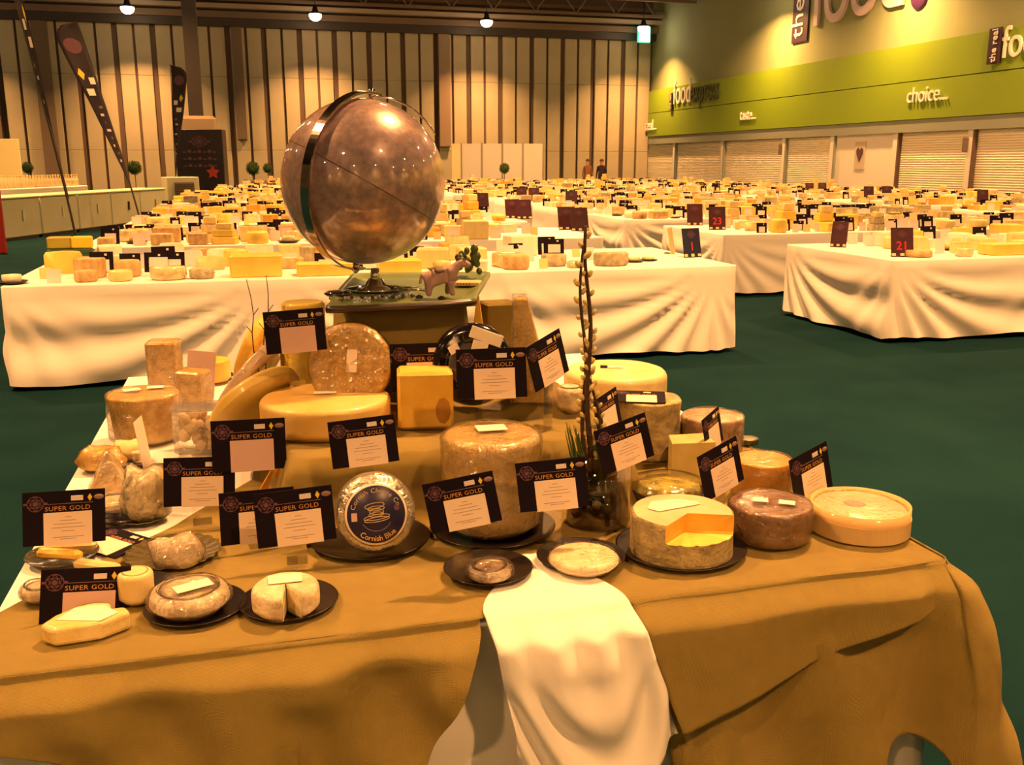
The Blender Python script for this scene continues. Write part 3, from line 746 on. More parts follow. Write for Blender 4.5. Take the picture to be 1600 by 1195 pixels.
# shell-scheme booth by the far wall
p = at_floor(706, 45.5)
t = empty('white_booth', p, TH - .22); tag(t, 'white panelled booth right of the globe', 'booth')
pmh = MB().rbox(0.02, 0.9, 0, 0.05, 0, 2.45, .01).mesh('panel', M_white)
for i in range(4): inst('panel', pmh, t, (.45 + i * .95, 0, 0))
MB().box(0, .45, -.02, .05, 0, 2.45).obj('bright_panel', mat('panel_bright', (0.85, 0.80, 0.45), 0.5), t)
pst = MB().box(-.02, .04, -.03, .06, 0, 2.5).mesh('post', M_beam)
for i in range(5): inst('post', pst, t, (.43 + i * .95, 0, 0))
MB().rbox(.45, 4.25, .05, 1.6, 0, .1, .02).obj('floor_plate', M_white, t)
# topiary trees
M_leaf = mat('leaf_green', (0.02, 0.06, 0.015), 0.8, c2=(0.05, 0.10, 0.02), nscale=30)
def topiary(p, r, zc, label):
    t = empty('topiary_tree', p); tag(t, label, 'tree')
    MB().lathe([(0, 0), (.13, 0), (.18, .32), (.15, .32), (.12, .28), (0, .28)], 14).obj('pot', M_dark, t)
    MB().tube([(0, 0, .28), (0.01, 0, zc)], .02, 6).obj('stem', M_brown, t)
    b = MB(); rr = random.Random(int(p.x * 100))
    b.lathe([(r * .92 * sin(pi * i / 8), zc - r * .92 * cos(pi * i / 8)) for i in range(9)], 14)
    for i in range(260):
        z = rr.uniform(-1, 1); a = rr.uniform(0, 2 * pi); q = sqrt(1 - z * z); nrm = Vector((q * cos(a), q * sin(a), z)); c = nrm * r + Vector((0, 0, zc)); tx = nrm.orthogonal().normalized(); ty = nrm.cross(tx)
        s = r * .16; tip = nrm * s * .9
        b.add([c - tx * s * .5, c + ty * s, c + tx * s * .5, c + tip - ty * s * .4], [(0, 1, 2), (0, 2, 3)])
    b.obj('crown', M_leaf, t)
for (px, py, r, y, lab) in [(7, 262, .22, 41, 'small ball tree at the left picture edge'), (43, 262, .23, 42, 'ball tree right of the edge one, under the left panels'), (210, 262, .28, 42, 'ball tree at the foot of the large feather flag'),
                        (395, 263, .28, 43, 'left of two ball trees beside the globe'), (418, 263, .20, 43, 'right of two ball trees beside the globe'), (788, 263, .22, 43.5, 'ball tree in front of the white booth')]:
    q = Q(px, py, y); topiary(Vector((q.x, q.y, 0)), r, q.z, lab)
# two people far off, continuous skinned figures
def person(p, yaw, shirt, hair, label):
    sk = [((0, 0, .95), .15), ((0, .01, 1.15), .15), ((0, .01, 1.35), .17), ((0, 0, 1.48), .07), ((0, -.01, 1.56), .085), ((0, -.015, 1.66), .095), ((0, 0, 1.72), .06),
          ((.17, 0, 1.40), .065), ((.24, 0, 1.15), .05), ((.20, -.14, .98), .038), ((.17, -.22, .97), .03), ((-.17, 0, 1.40), .065), ((-.24, .02, 1.14), .05), ((-.25, -.03, .90), .038), ((-.25, -.05, .80), .03),
          ((.10, 0, .88), .095), ((.10, .0, .48), .07), ((.11, .02, .09), .05), ((.12, -.14, .04), .04), ((-.10, 0, .88), .095), ((-.11, -.03, .48), .07), ((-.11, .04, .09), .05), ((-.12, -.12, .04), .04)]
    ed = [(0, 1), (1, 2), (2, 3), (3, 4), (4, 5), (5, 6), (2, 7), (7, 8), (8, 9), (9, 10), (2, 11), (11, 12), (12, 13), (13, 14), (0, 15), (15, 16), (16, 17), (17, 18), (0, 19), (19, 20), (20, 21), (21, 22)]
    me = bpy.data.meshes.new('person'); me.from_pydata([s[0] for s in sk], ed, [])
    o = inst('person', me, None, p, (0, 0, yaw)); md = o.modifiers.new('skin', 'SKIN')
    for v, s in zip(me.skin_vertices[0].data, sk): v.radius = (s[1], s[1] * .85)
    me.skin_vertices[0].data[0].use_root = True
    o.modifiers.new('sub', 'SUBSURF').levels = 2; o.modifiers['sub'].render_levels = 2
    m = bpy.data.materials.new('person_' + label[:8]); m.use_nodes = True; N = m.node_tree.nodes; L = m.node_tree.links; b = N['Principled BSDF']; b.inputs['Roughness'].default_value = .8
    tc = N.new('ShaderNodeTexCoord'); sx = N.new('ShaderNodeSeparateXYZ'); L.new(tc.outputs['Object'], sx.inputs[0]); r = N.new('ShaderNodeValToRGB'); mp = N.new('ShaderNodeMath'); mp.operation = 'MULTIPLY'; mp.inputs[1].default_value = .5
    L.new(sx.outputs['Z'], mp.inputs[0]); L.new(mp.outputs[0], r.inputs[0]); cr = r.color_ramp; cr.interpolation = 'CONSTANT'
    cr.elements[0].position = 0; cr.elements[0].color = (.02, .02, .03, 1); cr.elements[1].position = .45; cr.elements[1].color = (*shirt, 1)
    e = cr.elements.new(.735); e.color = (.5, .3, .2, 1)
    L.new(r.outputs[0], b.inputs['Base Color']); me.materials.append(m)
    tag(o, label, 'person')
    MB().lathe([(.105 * sin(pi * i / 8), 1.69 - .09 * cos(pi * i / 8)) for i in range(3, 9)], 14, sx=.95).obj('hair', mat('hair_' + label[:8], hair, .7), o)
    f = MB(); f.ball((.03, -.095, 1.66), .011, 6, 1); f.ball((-.03, -.095, 1.66), .011, 6, 1); f.ball((0, -.11, 1.635), .015, 6, 0, sc=(.7, 1, 1.4)); f.box(-.025, .025, -.105, -.09, 1.595, 1.603, 2)
    f.ball((.093, 0, 1.645), .02, 6, 0, sc=(.4, 1, 1.4)); f.ball((-.093, 0, 1.645), .02, 6, 0, sc=(.4, 1, 1.4))
    f.obj('face', [mat('skin', (.5, .3, .2), .6), M_dark, mat('lip', (.35, .1, .08), .5)], o)
q = Q(918, 268, 46); person(Vector((q.x, q.y, 0)), .5, (0.22, 0.10, 0.05), (0.10, 0.04, 0.02), 'person in a brown top by the far wall')
q = Q(940, 268, 47); person(Vector((q.x, q.y, 0)), -.4, (0.03, 0.015, 0.03), (0.08, 0.03, 0.02), 'person in dark clothes beside the far wall')

# ---------------------------------------------------------------- the display table in front
MZ = TZ + 0.006
TU0, TU1, TV0, TV1 = -0.52, 1.42, 1.655, 4.08
tb = cloth_table(TU0, TU1, TV0, TV1, 'square display table under white cloth, in front of the camera', None, 90, True, 'display_table', 0.02, 0.22)
M_burlap = weave('burlap', (0.43, 0.315, 0.052), (0.58, 0.44, 0.095), 230, 0.95, 1.0, 26)
STEPS = [(0.06, 0.88, 2.22, 3.30, 0.92), (0.10, 0.86, 2.46, 3.20, 0.955), (0.24, 0.57, 2.62, 3.04, 1.212)]
def sst(x): x = min(1, max(0, x)); return x * x * (3 - 2 * x)
def hz(u, v):                                # level of the draped surface
    z = MZ
    for (a, b, c, d, h) in STEPS:
        e = min(u - a, b - u, v - c, d - v)
        z = max(z, MZ + (h - MZ) * sst(1 + e / (0.07 if h < 1 else 0.035)))
    return z
def hzw(u, v):
    z = hz(u, v); w = 0.004 + 0.004 * mnoise.noise(Vector((u * 9, v * 9, 1)))
    flat = min([abs(z - q) for q in [MZ] + [s[4] for s in STEPS]])
    if flat > 0.004: return z + 0.02 * mnoise.noise(Vector((u * 11, v * 11, z * 5))) * min(1, flat / 0.03)
    return z + (w - 0.0065) * 0.6
def interp(pts, x):
    if x <= pts[0][0]: return pts[0][1]
    for (a, b), (c, d) in zip(pts, pts[1:]):
        if x <= c: return b + (d - b) * (x - a) / (c - a)
    return pts[-1][1]
Lb = [(1.64, -0.525), (1.9, -0.515), (2.05, -0.42), (2.3, -0.22), (2.6, -0.04), (3.4, 0.0)]
Rb = [(1.64, 1.425), (2.55, 1.425), (2.75, 1.36), (3.1, 1.12), (3.4, 1.0)]
def top_fn(i, j):
    v = 1.642 + (3.40 - 1.642) * j
    a, b = interp(Lb, v), interp(Rb, v); u = a + (b - a) * i
    return H(u, v, hzw(u, v))
bur = empty('burlap_cloth', H(0.45, TV0, MZ), 0); tag(bur, 'golden brown burlap draped over the stepped display and table front', 'cloth')
def bpart(name, mb, m=M_burlap, solid=0.003):
    o = mb.obj(name, m, None, solid=solid); o.parent = bur; o.matrix_parent_inverse = Matrix.Translation(-bur.location); return o
bpart('top_sheet', MB().grid(top_fn, 130, 120))
VF = 1.64
def hang(u, z, off, t): return H(u, VF - off, z)
hemL = [(-.60, .71), (-.47, .664), (-.24, .536), (-.08, .46), (.06, .42), (.22, .445), (.30, .59), (.372, .735)]
def left_fn(i, j):
    u = -.535 + (.372 + .535) * i; z1 = interp(hemL, u); z = MZ + .004 - (MZ - z1) * j
    dd = MZ - z
    off = .012 + .045 * sst(dd / .05) + 0.06 * dd + .8 * (.030 * sin(u * 15 + dd * 9 + 1.2) + .018 * sin(u * 31 - dd * 16)) * sst(dd / .12) + .02 * mnoise.noise(Vector((u * 5, dd * 9, 3))) * sst(dd / .1)
    return hang(u, z, off, j)
bpart('front_drape', MB().grid(left_fn, 90, 40))
def flap_fn(i, j):
    s = i; uL = .675 + .09 * j; u = uL + (1.405 - uL) * s; z1 = interp([(.675, .47), (.76, .492), (1.08, .594), (1.38, .677), (1.47, .715)], u); z = MZ + .004 - (MZ - z1) * j
    dd = MZ - z
    off = .008 + .05 * sst(dd / .05) + .09 * dd + .012 * sin(u * 9 + 1) * sst(dd / .1) + .012 * mnoise.noise(Vector((u * 6, dd * 7, 9)))
    if s > .85: off *= .45 + .55 * (1 - s) / .15
    return hang(u, z, off, j)
bpart('front_flap', MB().grid(flap_fn, 60, 26))
def under_fn(i, j):                          # lower drape that turns the right corner of the table
    Lf = 1.42 - .70; Lc = .12; Ls = 1.15; s = i * (Lf + Lc + Ls)
    zb = .27
    if s < Lf + Lc * .3:
        q = (s - .62) / .075
        if abs(q) < 1: zb = .27 + .11 * sqrt(1 - q * q)
    z = MZ + .002 - (MZ - zb) * j; dd = MZ - z
    fl = (.030 * sst(dd / .06) + .25 * dd)
    cm = math.exp(-((s - Lf - Lc / 2) / .16) ** 2)
    off = .004 + .018 * sst(dd / .05) + .03 * dd + cm * fl + (.022 * sin(s * 17 + 2 - dd * 5) + .014 * sin(s * 33 + dd * 12) + .022 * mnoise.noise(Vector((s * 5, dd * 6, 4)))) * sst(dd / .15)
    if s < Lf: p = (.70 + .13 * j * (1 - s / Lf) * .75 + s, VF); n = (0, -1)
    elif s < Lf + Lc:
        a = (s - Lf) / Lc * pi / 2; p = (1.40 + .02 * sin(a), VF + .02 - .02 * cos(a)); n = (sin(a), -cos(a))
    else: p = (1.42, VF + s - Lf - Lc + .02); n = (1, 0)
    return H(p[0] + n[0] * off, p[1] + n[1] * off, z)
bpart('corner_drape', MB().grid(under_fn, 150, 50))
# white napkin over the front edge
nap = MB()
def nap_fn(i, j):
    if j < .33:
        q = j / .33; v = 1.90 - (1.90 - VF) * q; w0, w1 = .50 - .115 * sst(q), .60 + .075 * sst(q)
        u = w0 + (w1 - w0) * i; return H(u, v, MZ + .0025 + .0008 * sin(i * 20))
    t = (j - .33) / .67; ul = .385 + .075 * t; ur = .675 + .085 * t; u = ul + (ur - ul) * i
    z1 = .33 + .163 * i ** 1.2; z = MZ + .0025 - (MZ - z1) * t; dd = MZ - z
    sw = abs(i - .55)
    off = .012 + .06 * sst(dd / .035) + .05 * dd + .03 * sin(pi * i) * sst(dd / .1) + (.016 * sin(i * 21 + .5) * math.exp(-dd * 9) + .018 * sin(34 * (dd + 1.2 * sw * sw) + 1.5) * sst((dd - .08) / .1)) * sst(dd / .04)
    return H(u, VF - off, z)
o = nap.grid(nap_fn, 50, 60).obj('white_napkin', M_cloth, None, solid=0.002); tag(o, 'creamy white napkin hanging over the table front between burlap drapes', 'napkin')

# --- materials for the display
M_film = film_mat('cling_film', gloss=.15, rough=.15, bump=1.6, bscale=48)
M_glass = film_mat('clear_plastic', gloss=0.06, bump=0.05, bscale=10, rough=0.03)
M_black = mat('dish_black', (0.007, 0.004, 0.005), 0.32, coat=0.12, bump=0.1, bscale=30)
M_wax = mat('wax_black', (0.008, 0.006, 0.010), 0.12, coat=1.0, bump=0.15, bscale=14)
M_label = mat('label_paper', (0.78, 0.72, 0.62), 0.6)
M_foil = mat('foil_silver', (0.62, 0.58, 0.50), 0.22, metal=0.85, bump=0.9, bscale=48)
M_rind = mat('rind_golden', (0.50, 0.30, 0.045), 0.5, c2=(0.74, 0.50, 0.11), nscale=30, bump=0.5, bscale=90, coat=0.35)
M_rind2 = mat('rind_brown', (0.20, 0.11, 0.05), 0.6, c2=(0.44, 0.28, 0.12), nscale=22, bump=0.6, bscale=60, coat=0.2)
M_rindg = mat('rind_greygreen', (0.26, 0.21, 0.10), 0.8, c2=(0.48, 0.40, 0.20), nscale=26, bump=0.8, bscale=70)
M_pale = mat('rind_pale', (0.66, 0.52, 0.22), 0.5, c2=(0.74, 0.62, 0.32), nscale=12, bump=0.15, bscale=30, coat=0.2)
M_yel = mat('paste_yellow', (0.70, 0.42, 0.045), 0.5, c2=(0.76, 0.50, 0.08), nscale=16, bump=0.2, bscale=60, coat=0.25)
M_or = mat('paste_orange', (0.72, 0.33, 0.02), 0.4, c2=(0.76, 0.40, 0.04), nscale=16, bump=0.2, bscale=50, coat=0.3)
M_white2 = mat('rind_bloomy', (0.52, 0.40, 0.25), 0.6, c2=(0.78, 0.68, 0.48), nscale=30, bump=0.5, bscale=70, coat=0.15)
M_blue = mat('paste_blueveined', (0.70, 0.60, 0.34), 0.5, c2=(0.26, 0.24, 0.16), nscale=42, bump=0.4, bscale=60, lo=.52, hi=.68, coat=.3)
M_lid = mat('wax_brown', (0.15, 0.055, 0.025), 0.3, c2=(0.28, 0.13, 0.06), nscale=34, bump=0.6, bscale=60, coat=0.8)
M_wood = mat('chip_wood', (0.58, 0.40, 0.16), 0.55, c2=(0.66, 0.42, 0.17), nscale=8, stretch=(3, 3, 40), coat=0.2)

def front_of(px, py, z, r):                  # centre of a round thing whose near foot is seen at this pixel
    p = P(px, py, z); d = Vector((p.x, p.y, 0)).normalized(); return p + d * r
def wpx(x0, x1, top, base, z):               # round drum: extents in the picture -> centre, radius, height
    xc = (x0 + x1) / 2; p = P(xc, base, z); ax = p.y * cos(PITCH) + (CAMZ - z) * sin(PITCH)
    r = (x1 - x0) / 2 * ax / FPX; r *= 1 + r / ax
    c = front_of(xc, base, z, r); d = Vector((c.x, c.y, 0)).normalized()
    h = Q(xc, top, c.y + r * d.y).z - z
    return c, r, max(0.01, h)
def lump(amp, sc, seed=0):
    def f(p):
        n = mnoise.noise(Vector((p[0] * sc + seed, p[1] * sc, p[2] * sc + seed * 2)))
        q = hypot(p[0], p[1]); k = 1 + (n * amp / q if q > 1e-4 else 0); return Vector((p[0] * k, p[1] * k, p[2] + (n * amp * .5 if p[2] > .01 else 0)))
    return f
def prof(r, h, b=0.01, n=6, taper=0.0, dome=0.0, side=6):
    pr = [(0, 0), (r * .5, 0), (r * (1 - taper) - b, 0), (r * (1 - taper), b)]
    for k in range(1, side): pr.append((r * (1 - taper) + r * taper * k / side, b + (h - 2 * b) * k / side))
    for k in range(n + 1): a = pi / 2 * k / n; pr.append((r - b + b * cos(a), h - b + b * sin(a)))
    for q in (.75, .5, .25, 0): pr.append((r * q, h + dome * (1 - q * q)))
    return pr
def film(parent, r, h, b=.01, n=32, extra=.004, M=None, seed=1, mat_=None):
    f = lump(.004, 30, seed)
    MB().lathe(prof(r + extra, h + extra, b + .002), n, disp=f, M=M).obj('cling_film', mat_ or M_film, parent)
def drum(name, label, box, m, z=None, b=.012, wrap=False, dome=0.0, taper=0.0, lumpy=.0015, labels=None, h=None, cat='cheese', lm=None, rz=0.0, n=40, sy=1.0, hs=1.0, r=None):
    x0, x1, top, base = box; z = MZ if z is None else z
    c, rr, hh = wpx(x0, x1, top, base, z); hh = (h if h else hh) * hs; rr = r or rr
    az = atan2(c.x, c.y)
    o = MB().lathe(prof(rr, hh, b, taper=taper, dome=dome), n, disp=lump(lumpy, 14, x0), sy=sy).obj(name, m, None, (c.x, c.y, z + .001), (0, 0, -az + rz)); tag(o, label, cat)
    if wrap: film(o, rr, hh, b, seed=x0 % 17)
    for (lx, ly, lw, ld, lr) in (labels or []):
        MB().rbox(-lw / 2, lw / 2, -ld / 2, ld / 2, 0, .0012, .0004, M=Matrix.Translation((lx * rr, ly * rr, hh + dome * .8 + (.0065 if wrap else .0022))) @ Matrix.Rotation(lr, 4, 'Z')).obj('paper_label', lm or M_label, o)
    return o, c, rr, hh
def plate(label, x0, x1, cy, z=None, m=None, name='plate', rim=.012, cat='plate', scallop=0, sy=1.0):
    z = MZ if z is None else z; p = P((x0 + x1) / 2, cy, z); ax = p.y * cos(PITCH) + (CAMZ - z) * sin(PITCH); r = (x1 - x0) / 2 * ax / FPX
    pr = [(0, 0), (r * .70, 0), (r * .98, rim * .9), (r, rim), (r * .97, rim), (r * .68, .003), (0, .003)]
    dp = (lambda q: Vector((q[0] * (1 + .03 * cos(scallop * atan2(q[1], q[0]))), q[1] * (1 + .03 * cos(scallop * atan2(q[1], q[0]))), q[2]))) if scallop else None
    o = MB().lathe(pr, 48 if not scallop else scallop * 6, disp=dp, sy=sy).obj(name, m or M_black, None, (p.x, p.y, z + .0005), (0, 0, -atan2(p.x, p.y))); tag(o, label, cat); return p, r
PZ = MZ + .0045

# --- award cards on clear stands
CW, CH = .150, .107
M_cardp = C['paper']; M_slip = mat('slip_paper', (0.78, 0.66, 0.56), 0.6); M_slip2 = mat('slip_pink', (0.62, 0.44, 0.42), 0.7)
M_gold = mat('title_gold', (0.55, 0.27, 0.05), 0.4); M_text = mat('print_grey', (0.30, 0.22, 0.20), 0.7)
M_bad1 = mat('badge_white', (0.70, 0.64, 0.62), 0.5); M_bad2 = mat('badge_diamond', (0.72, 0.55, 0.04), 0.5); M_bad3 = mat('badge_brown', (0.24, 0.14, 0.12), 0.5)
def CM(x, y): return Matrix.Translation((x, 0, y)) @ Matrix.Rotation(pi / 2, 4, 'X')
me_board = MB().rbox(-CW / 2, CW / 2, 0, .0018, 0, CH, .0006).mesh('card', C['ink'])
me_slip = MB().box(-.038, .050, -.001, -.0001, -.002, .064)
me_slipA = me_slip.mesh('slip', M_slip); me_slipB = me_slip.mesh('slip', M_slip2)
tt = text_mb('SUPER GOLD', .0155, .0006, 'CENTER', 1.05)
me_title = MB().join(tt, CM(.006, .0675) @ Matrix.Diagonal((.88, .8, 1, 1))).mesh('title', M_gold)
me_rule = MB().box(-.036, .052, -.0006, -.0001, .0805, .0815).mesh('title_rule', mat('rule_mauve', (.2, .12, .14), .5))
me_emb = MB().join(rosette(.0165), CM(-.052, .083) @ Matrix.Translation((0, 0, .0002))).mesh('emblem', M_emblem)
me_b1 = MB().rbox(.012, .034, -.0008, -.0001, .086, .096, .0003).mesh('white_badge', M_bad1)
me_b2 = MB().prism([(0, -.0075), (.0045, 0), (0, .0075), (-.0045, 0)], 0, .0008, M=CM(.0465, .091)).mesh('diamond_badge', M_bad2)
me_b3 = MB().lathe([(0, .0008), (.009, .0006), (.0095, 0)], 14, sy=.55, M=CM(.063, .091)).mesh('oval_badge', M_bad3)
tx = MB()
for k, (w, y) in enumerate([(.012, .054), (.03, .047), (.052, .040), (.06, .033), (.024, .026), (.056, .014), (.03, .010)]): tx.box(.006 - w / 2, .006 + w / 2, -.0013, -.001, y, y + .0011)
me_tx = tx.mesh('print_lines', M_text)
def card(cx, cy, hpx, roll, yaw, y, label, pink=False, lean=10, stand=True, z0=None, text=True):
    c = Q(cx, cy, y); ax = y * cos(PITCH) + (CAMZ - c.z) * sin(PITCH); s = hpx * ax / FPX / CH; s = max(.82, min(1.22, s))
    az = atan2(c.x, c.y); u, v = UV(c); zs = hz(u, v) if z0 is None else z0
    root = empty('award_card', Vector((c.x, c.y, zs + .001)), -az + radians(yaw)); tag(root, label, 'award card')
    Mc = Matrix.Translation((0, 0, c.z - zs - .001)) @ Matrix.Rotation(radians(-roll), 4, 'Y') @ Matrix.Rotation(radians(-lean), 4, 'X') @ Matrix.Diagonal((s, 1, s, 1)) @ Matrix.Translation((0, 0, -CH / 2))
    bd_ = inst('board', me_board, root); bd_.matrix_local = Mc
    for nm, me in [('slip', me_slipB if pink else me_slipA), ('title', me_title), ('title_rule', me_rule), ('emblem', me_emb), ('white_badge', me_b1), ('diamond_badge', me_b2), ('oval_badge', me_b3)] + ([('print_lines', me_tx)] if (text and not pink) else []):
        inst(nm, me, bd_)
    if stand:
        zb = (Mc @ Vector((0, 0, .012))).z; yb = (Mc @ Vector((0, 0.004, .012))).y
        b = MB().box(-.02 * s, .02 * s, yb, yb + .002, 0, max(.02, zb + .02)).box(-.02 * s, .02 * s, yb + .002, yb + .05, 0, .002)
        b.box(-.022 * s, .022 * s, yb - .006, yb, max(.0, zb - .012), max(.002, zb - .010))
        b.obj('clear_stand', M_glass, root)
    return root
card(101, 808, 84, -5, 0, 1.93, 'black award card with cream slip, standing far left above the banana-shaped slices')
card(134, 933, 92, -8, 0, 1.70, 'black award card with pink slip behind the torn wedge, front left', pink=True)
card(312, 752, 76, -4, 0, 2.16, 'black award card left of the pink-slip card, above the grey-veined lump')
card(389, 695, 80, -1, 0, 2.20, 'black award card with dull pink slip below the leaning wheels', pink=True)
card(461, 807, 86, 3, 0, 1.93, 'black award card overlapping another, left of the foil wheel')
card(403, 806, 82, -2, 8, 2.02, 'black award card mostly hidden behind its neighbour, left of the foil wheel')
card(568, 690, 74, 5, 0, 2.10, 'black award card directly above the foil wheel')
card(461, 517, 66, 3, 0, 2.46, 'highest black award card with pink slip, beside the tray', pink=True)
card(662, 573, 74, 1, 0, 2.50, 'black award card behind the orange-yellow block, lower half hidden')
card(768, 583, 78, 2, 0, 2.26, 'black award card in front of the black wax wheel')
card(856, 562, 72, 10, 58, 2.42, 'black award card turned sideways beside the golden spiky wedge')
card(722, 785, 80, 11, 0, 1.84, 'tilted black award card before the tall wrapped wheel')
card(863, 757, 78, 7, 0, 1.98, 'black award card between the tall wrapped wheel and the vase')
card(976, 693, 72, 10, 38, 2.12, 'black award card before the grey stone-like truckle')
card(1127, 732, 74, 8, 56, 2.16, 'sideways black award card left of the orange drum')
card(1268, 740, 76, 6, 60, 2.24, 'rightmost black award card, beside the wooden cheese box')
card(1114, 672, 56, 4, 72, 2.55, 'thin sideways black award card against the pink-brown truckle', text=False)
card(950, 645, 62, 4, 66, 2.42, 'award card seen nearly edge-on behind the catkin twigs', text=False)
# cards lying flat
def lying(cx, cy, z, rz, label, tilt=2):
    p = P(cx, cy, z); r = empty('award_card', p, rz); tag(r, label, 'award card'); b_ = inst('board', me_board, r); b_.matrix_local = Matrix.Rotation(radians(-90 + tilt), 4, 'X') @ Matrix.Translation((0, 0, -CH / 2))
    for nm, me in [('slip', me_slipA), ('title', me_title), ('emblem', me_emb), ('white_badge', me_b1), ('diamond_badge', me_b2), ('oval_badge', me_b3)]: inst(nm, me, b_)
lying(178, 846, MZ + .006, -.55, 'award card lying flat left of the wrapped pink piece', 3)
# card backs
def back(x0, x1, y0, y1, dpt, yaw, label, m):
    c = Q((x0 + x1) / 2, y1, dpt); ax = dpt * cos(PITCH) + .6 * sin(PITCH); w = .107; h = (y1 - y0) * ax / FPX
    u, v = UV(c); r = MB().rbox(-w / 2, w / 2, 0, .002, 0, h, .0006).obj('card_back', m, None, (c.x, c.y, hz(u, v) + .0), (radians(-8), radians(4), yaw)); tag(r, label, 'card'); return r
back(222, 246, 645, 735, 2.55, radians(100), 'white folded card seen edge-on before the tan drum', M_slip)
back(283, 335, 512, 590, 3.40, radians(-6), 'pale pink blank card behind the tall tan pieces', M_slip2)

# --- the cheeses, back to front
# right-hand side
zc = Q(960, 590, 3.3).z
w17 = drum('large_cheese', 'large creamy white wheel at the back right with a label on top', (880, 1040, 560, 640), M_pale, b=.028, labels=[(0, 0, .055, .035, .1)], dome=.004)
MB().box(-.055, -.03, -.02, .018, 0, .0012, M=Matrix.Translation((0, 0, w17[3] + .006))).obj('dark_label', C['ink'], w17[0])
w18 = drum('stone_truckle', 'tall grey-brown stone-like truckle with an award card on top', (960, 1060, 610, 724), M_rindg, b=.006, lumpy=.007, n=56)
p = w18[1]; r = empty('award_card', Vector((p.x - .03, p.y - .02, MZ + w18[3] + .010)), -.12); tag(r, 'award card lying flat on top of the stone-like truckle', 'award card')
b_ = inst('board', me_board, r); b_.matrix_local = Matrix.Rotation(radians(-86), 4, 'X') @ Matrix.Translation((0, 0, -CH / 2))
for nm, me in [('slip', me_slipA), ('emblem', me_emb), ('white_badge', me_b1), ('title', me_title)]: inst(nm, me, b_)
drum('rind_truckle', 'pink-brown truckle with pale top at the right back edge', (1062, 1156, 637, 724), mat('rind_pinkbrown', (0.36, 0.20, 0.13), 0.7, c2=(0.6, 0.42, 0.28), nscale=20, bump=.5, bscale=50, coat=.2), b=.008, lumpy=.004, wrap=True)
o = drum('orange_drum', 'orange drum cheese under crinkled film, right side', (1143, 1232, 704, 790), M_or, b=.006, wrap=True)
o = drum('dark_dish', 'small dark scalloped dish at the right table edge', (1152, 1184, 680, 698), mat('dish_olive', (.06, .05, .02), .2, coat=.6, bump=.6, bscale=60), b=.003)
o = drum('dark_jar', 'small glossy dark pot behind the oily dish', (1044, 1078, 690, 732), M_wax, b=.006)
p = P(1092, 770, MZ); r = MB().prism([(-.07, -.02), (.05, -.04), (.06, .05), (-.04, .06)], 0, .11).obj('pale_wedge', mat('paste_olive', (.52, .42, .14), .4, c2=(.6, .5, .2), nscale=20, coat=.6), None, (p.x, p.y + .12, MZ), (0, 0, .3)); tag(r, 'olive-yellow upright piece behind the sideways award card', 'cheese')
c, rr, hh = wpx(985, 1100, 728, 800, MZ)
t = empty('oily_dish', (c.x, c.y, MZ + .001), 0); tag(t, 'shallow glossy dish with oily green-gold cheese, behind the notched wheel', 'dish')
MB().lathe([(0, 0), (rr * .9, 0), (rr, .03), (rr * .97, .03), (rr * .86, .006), (0, .006)], 40).obj('dish', M_black, t)
MB().lathe([(0, .0065), (rr * .85, .0065), (rr * .93, .024), (rr * .8, .042), (rr * .4, .046), (0, .046)], 40, disp=lump(.006, 30, 5)).obj('contents', mat('oily_cheese', (.50, .42, .10), .12, c2=(.16, .16, .04), nscale=26, bump=.8, bscale=50, coat=1.0), t)
MB().lathe([(rr * .96, .03), (rr * .99, .05), (rr * .5, .056), (0, .056)], 40, disp=lump(.002, 20, 8)).obj('clear_lid', M_glass, t)
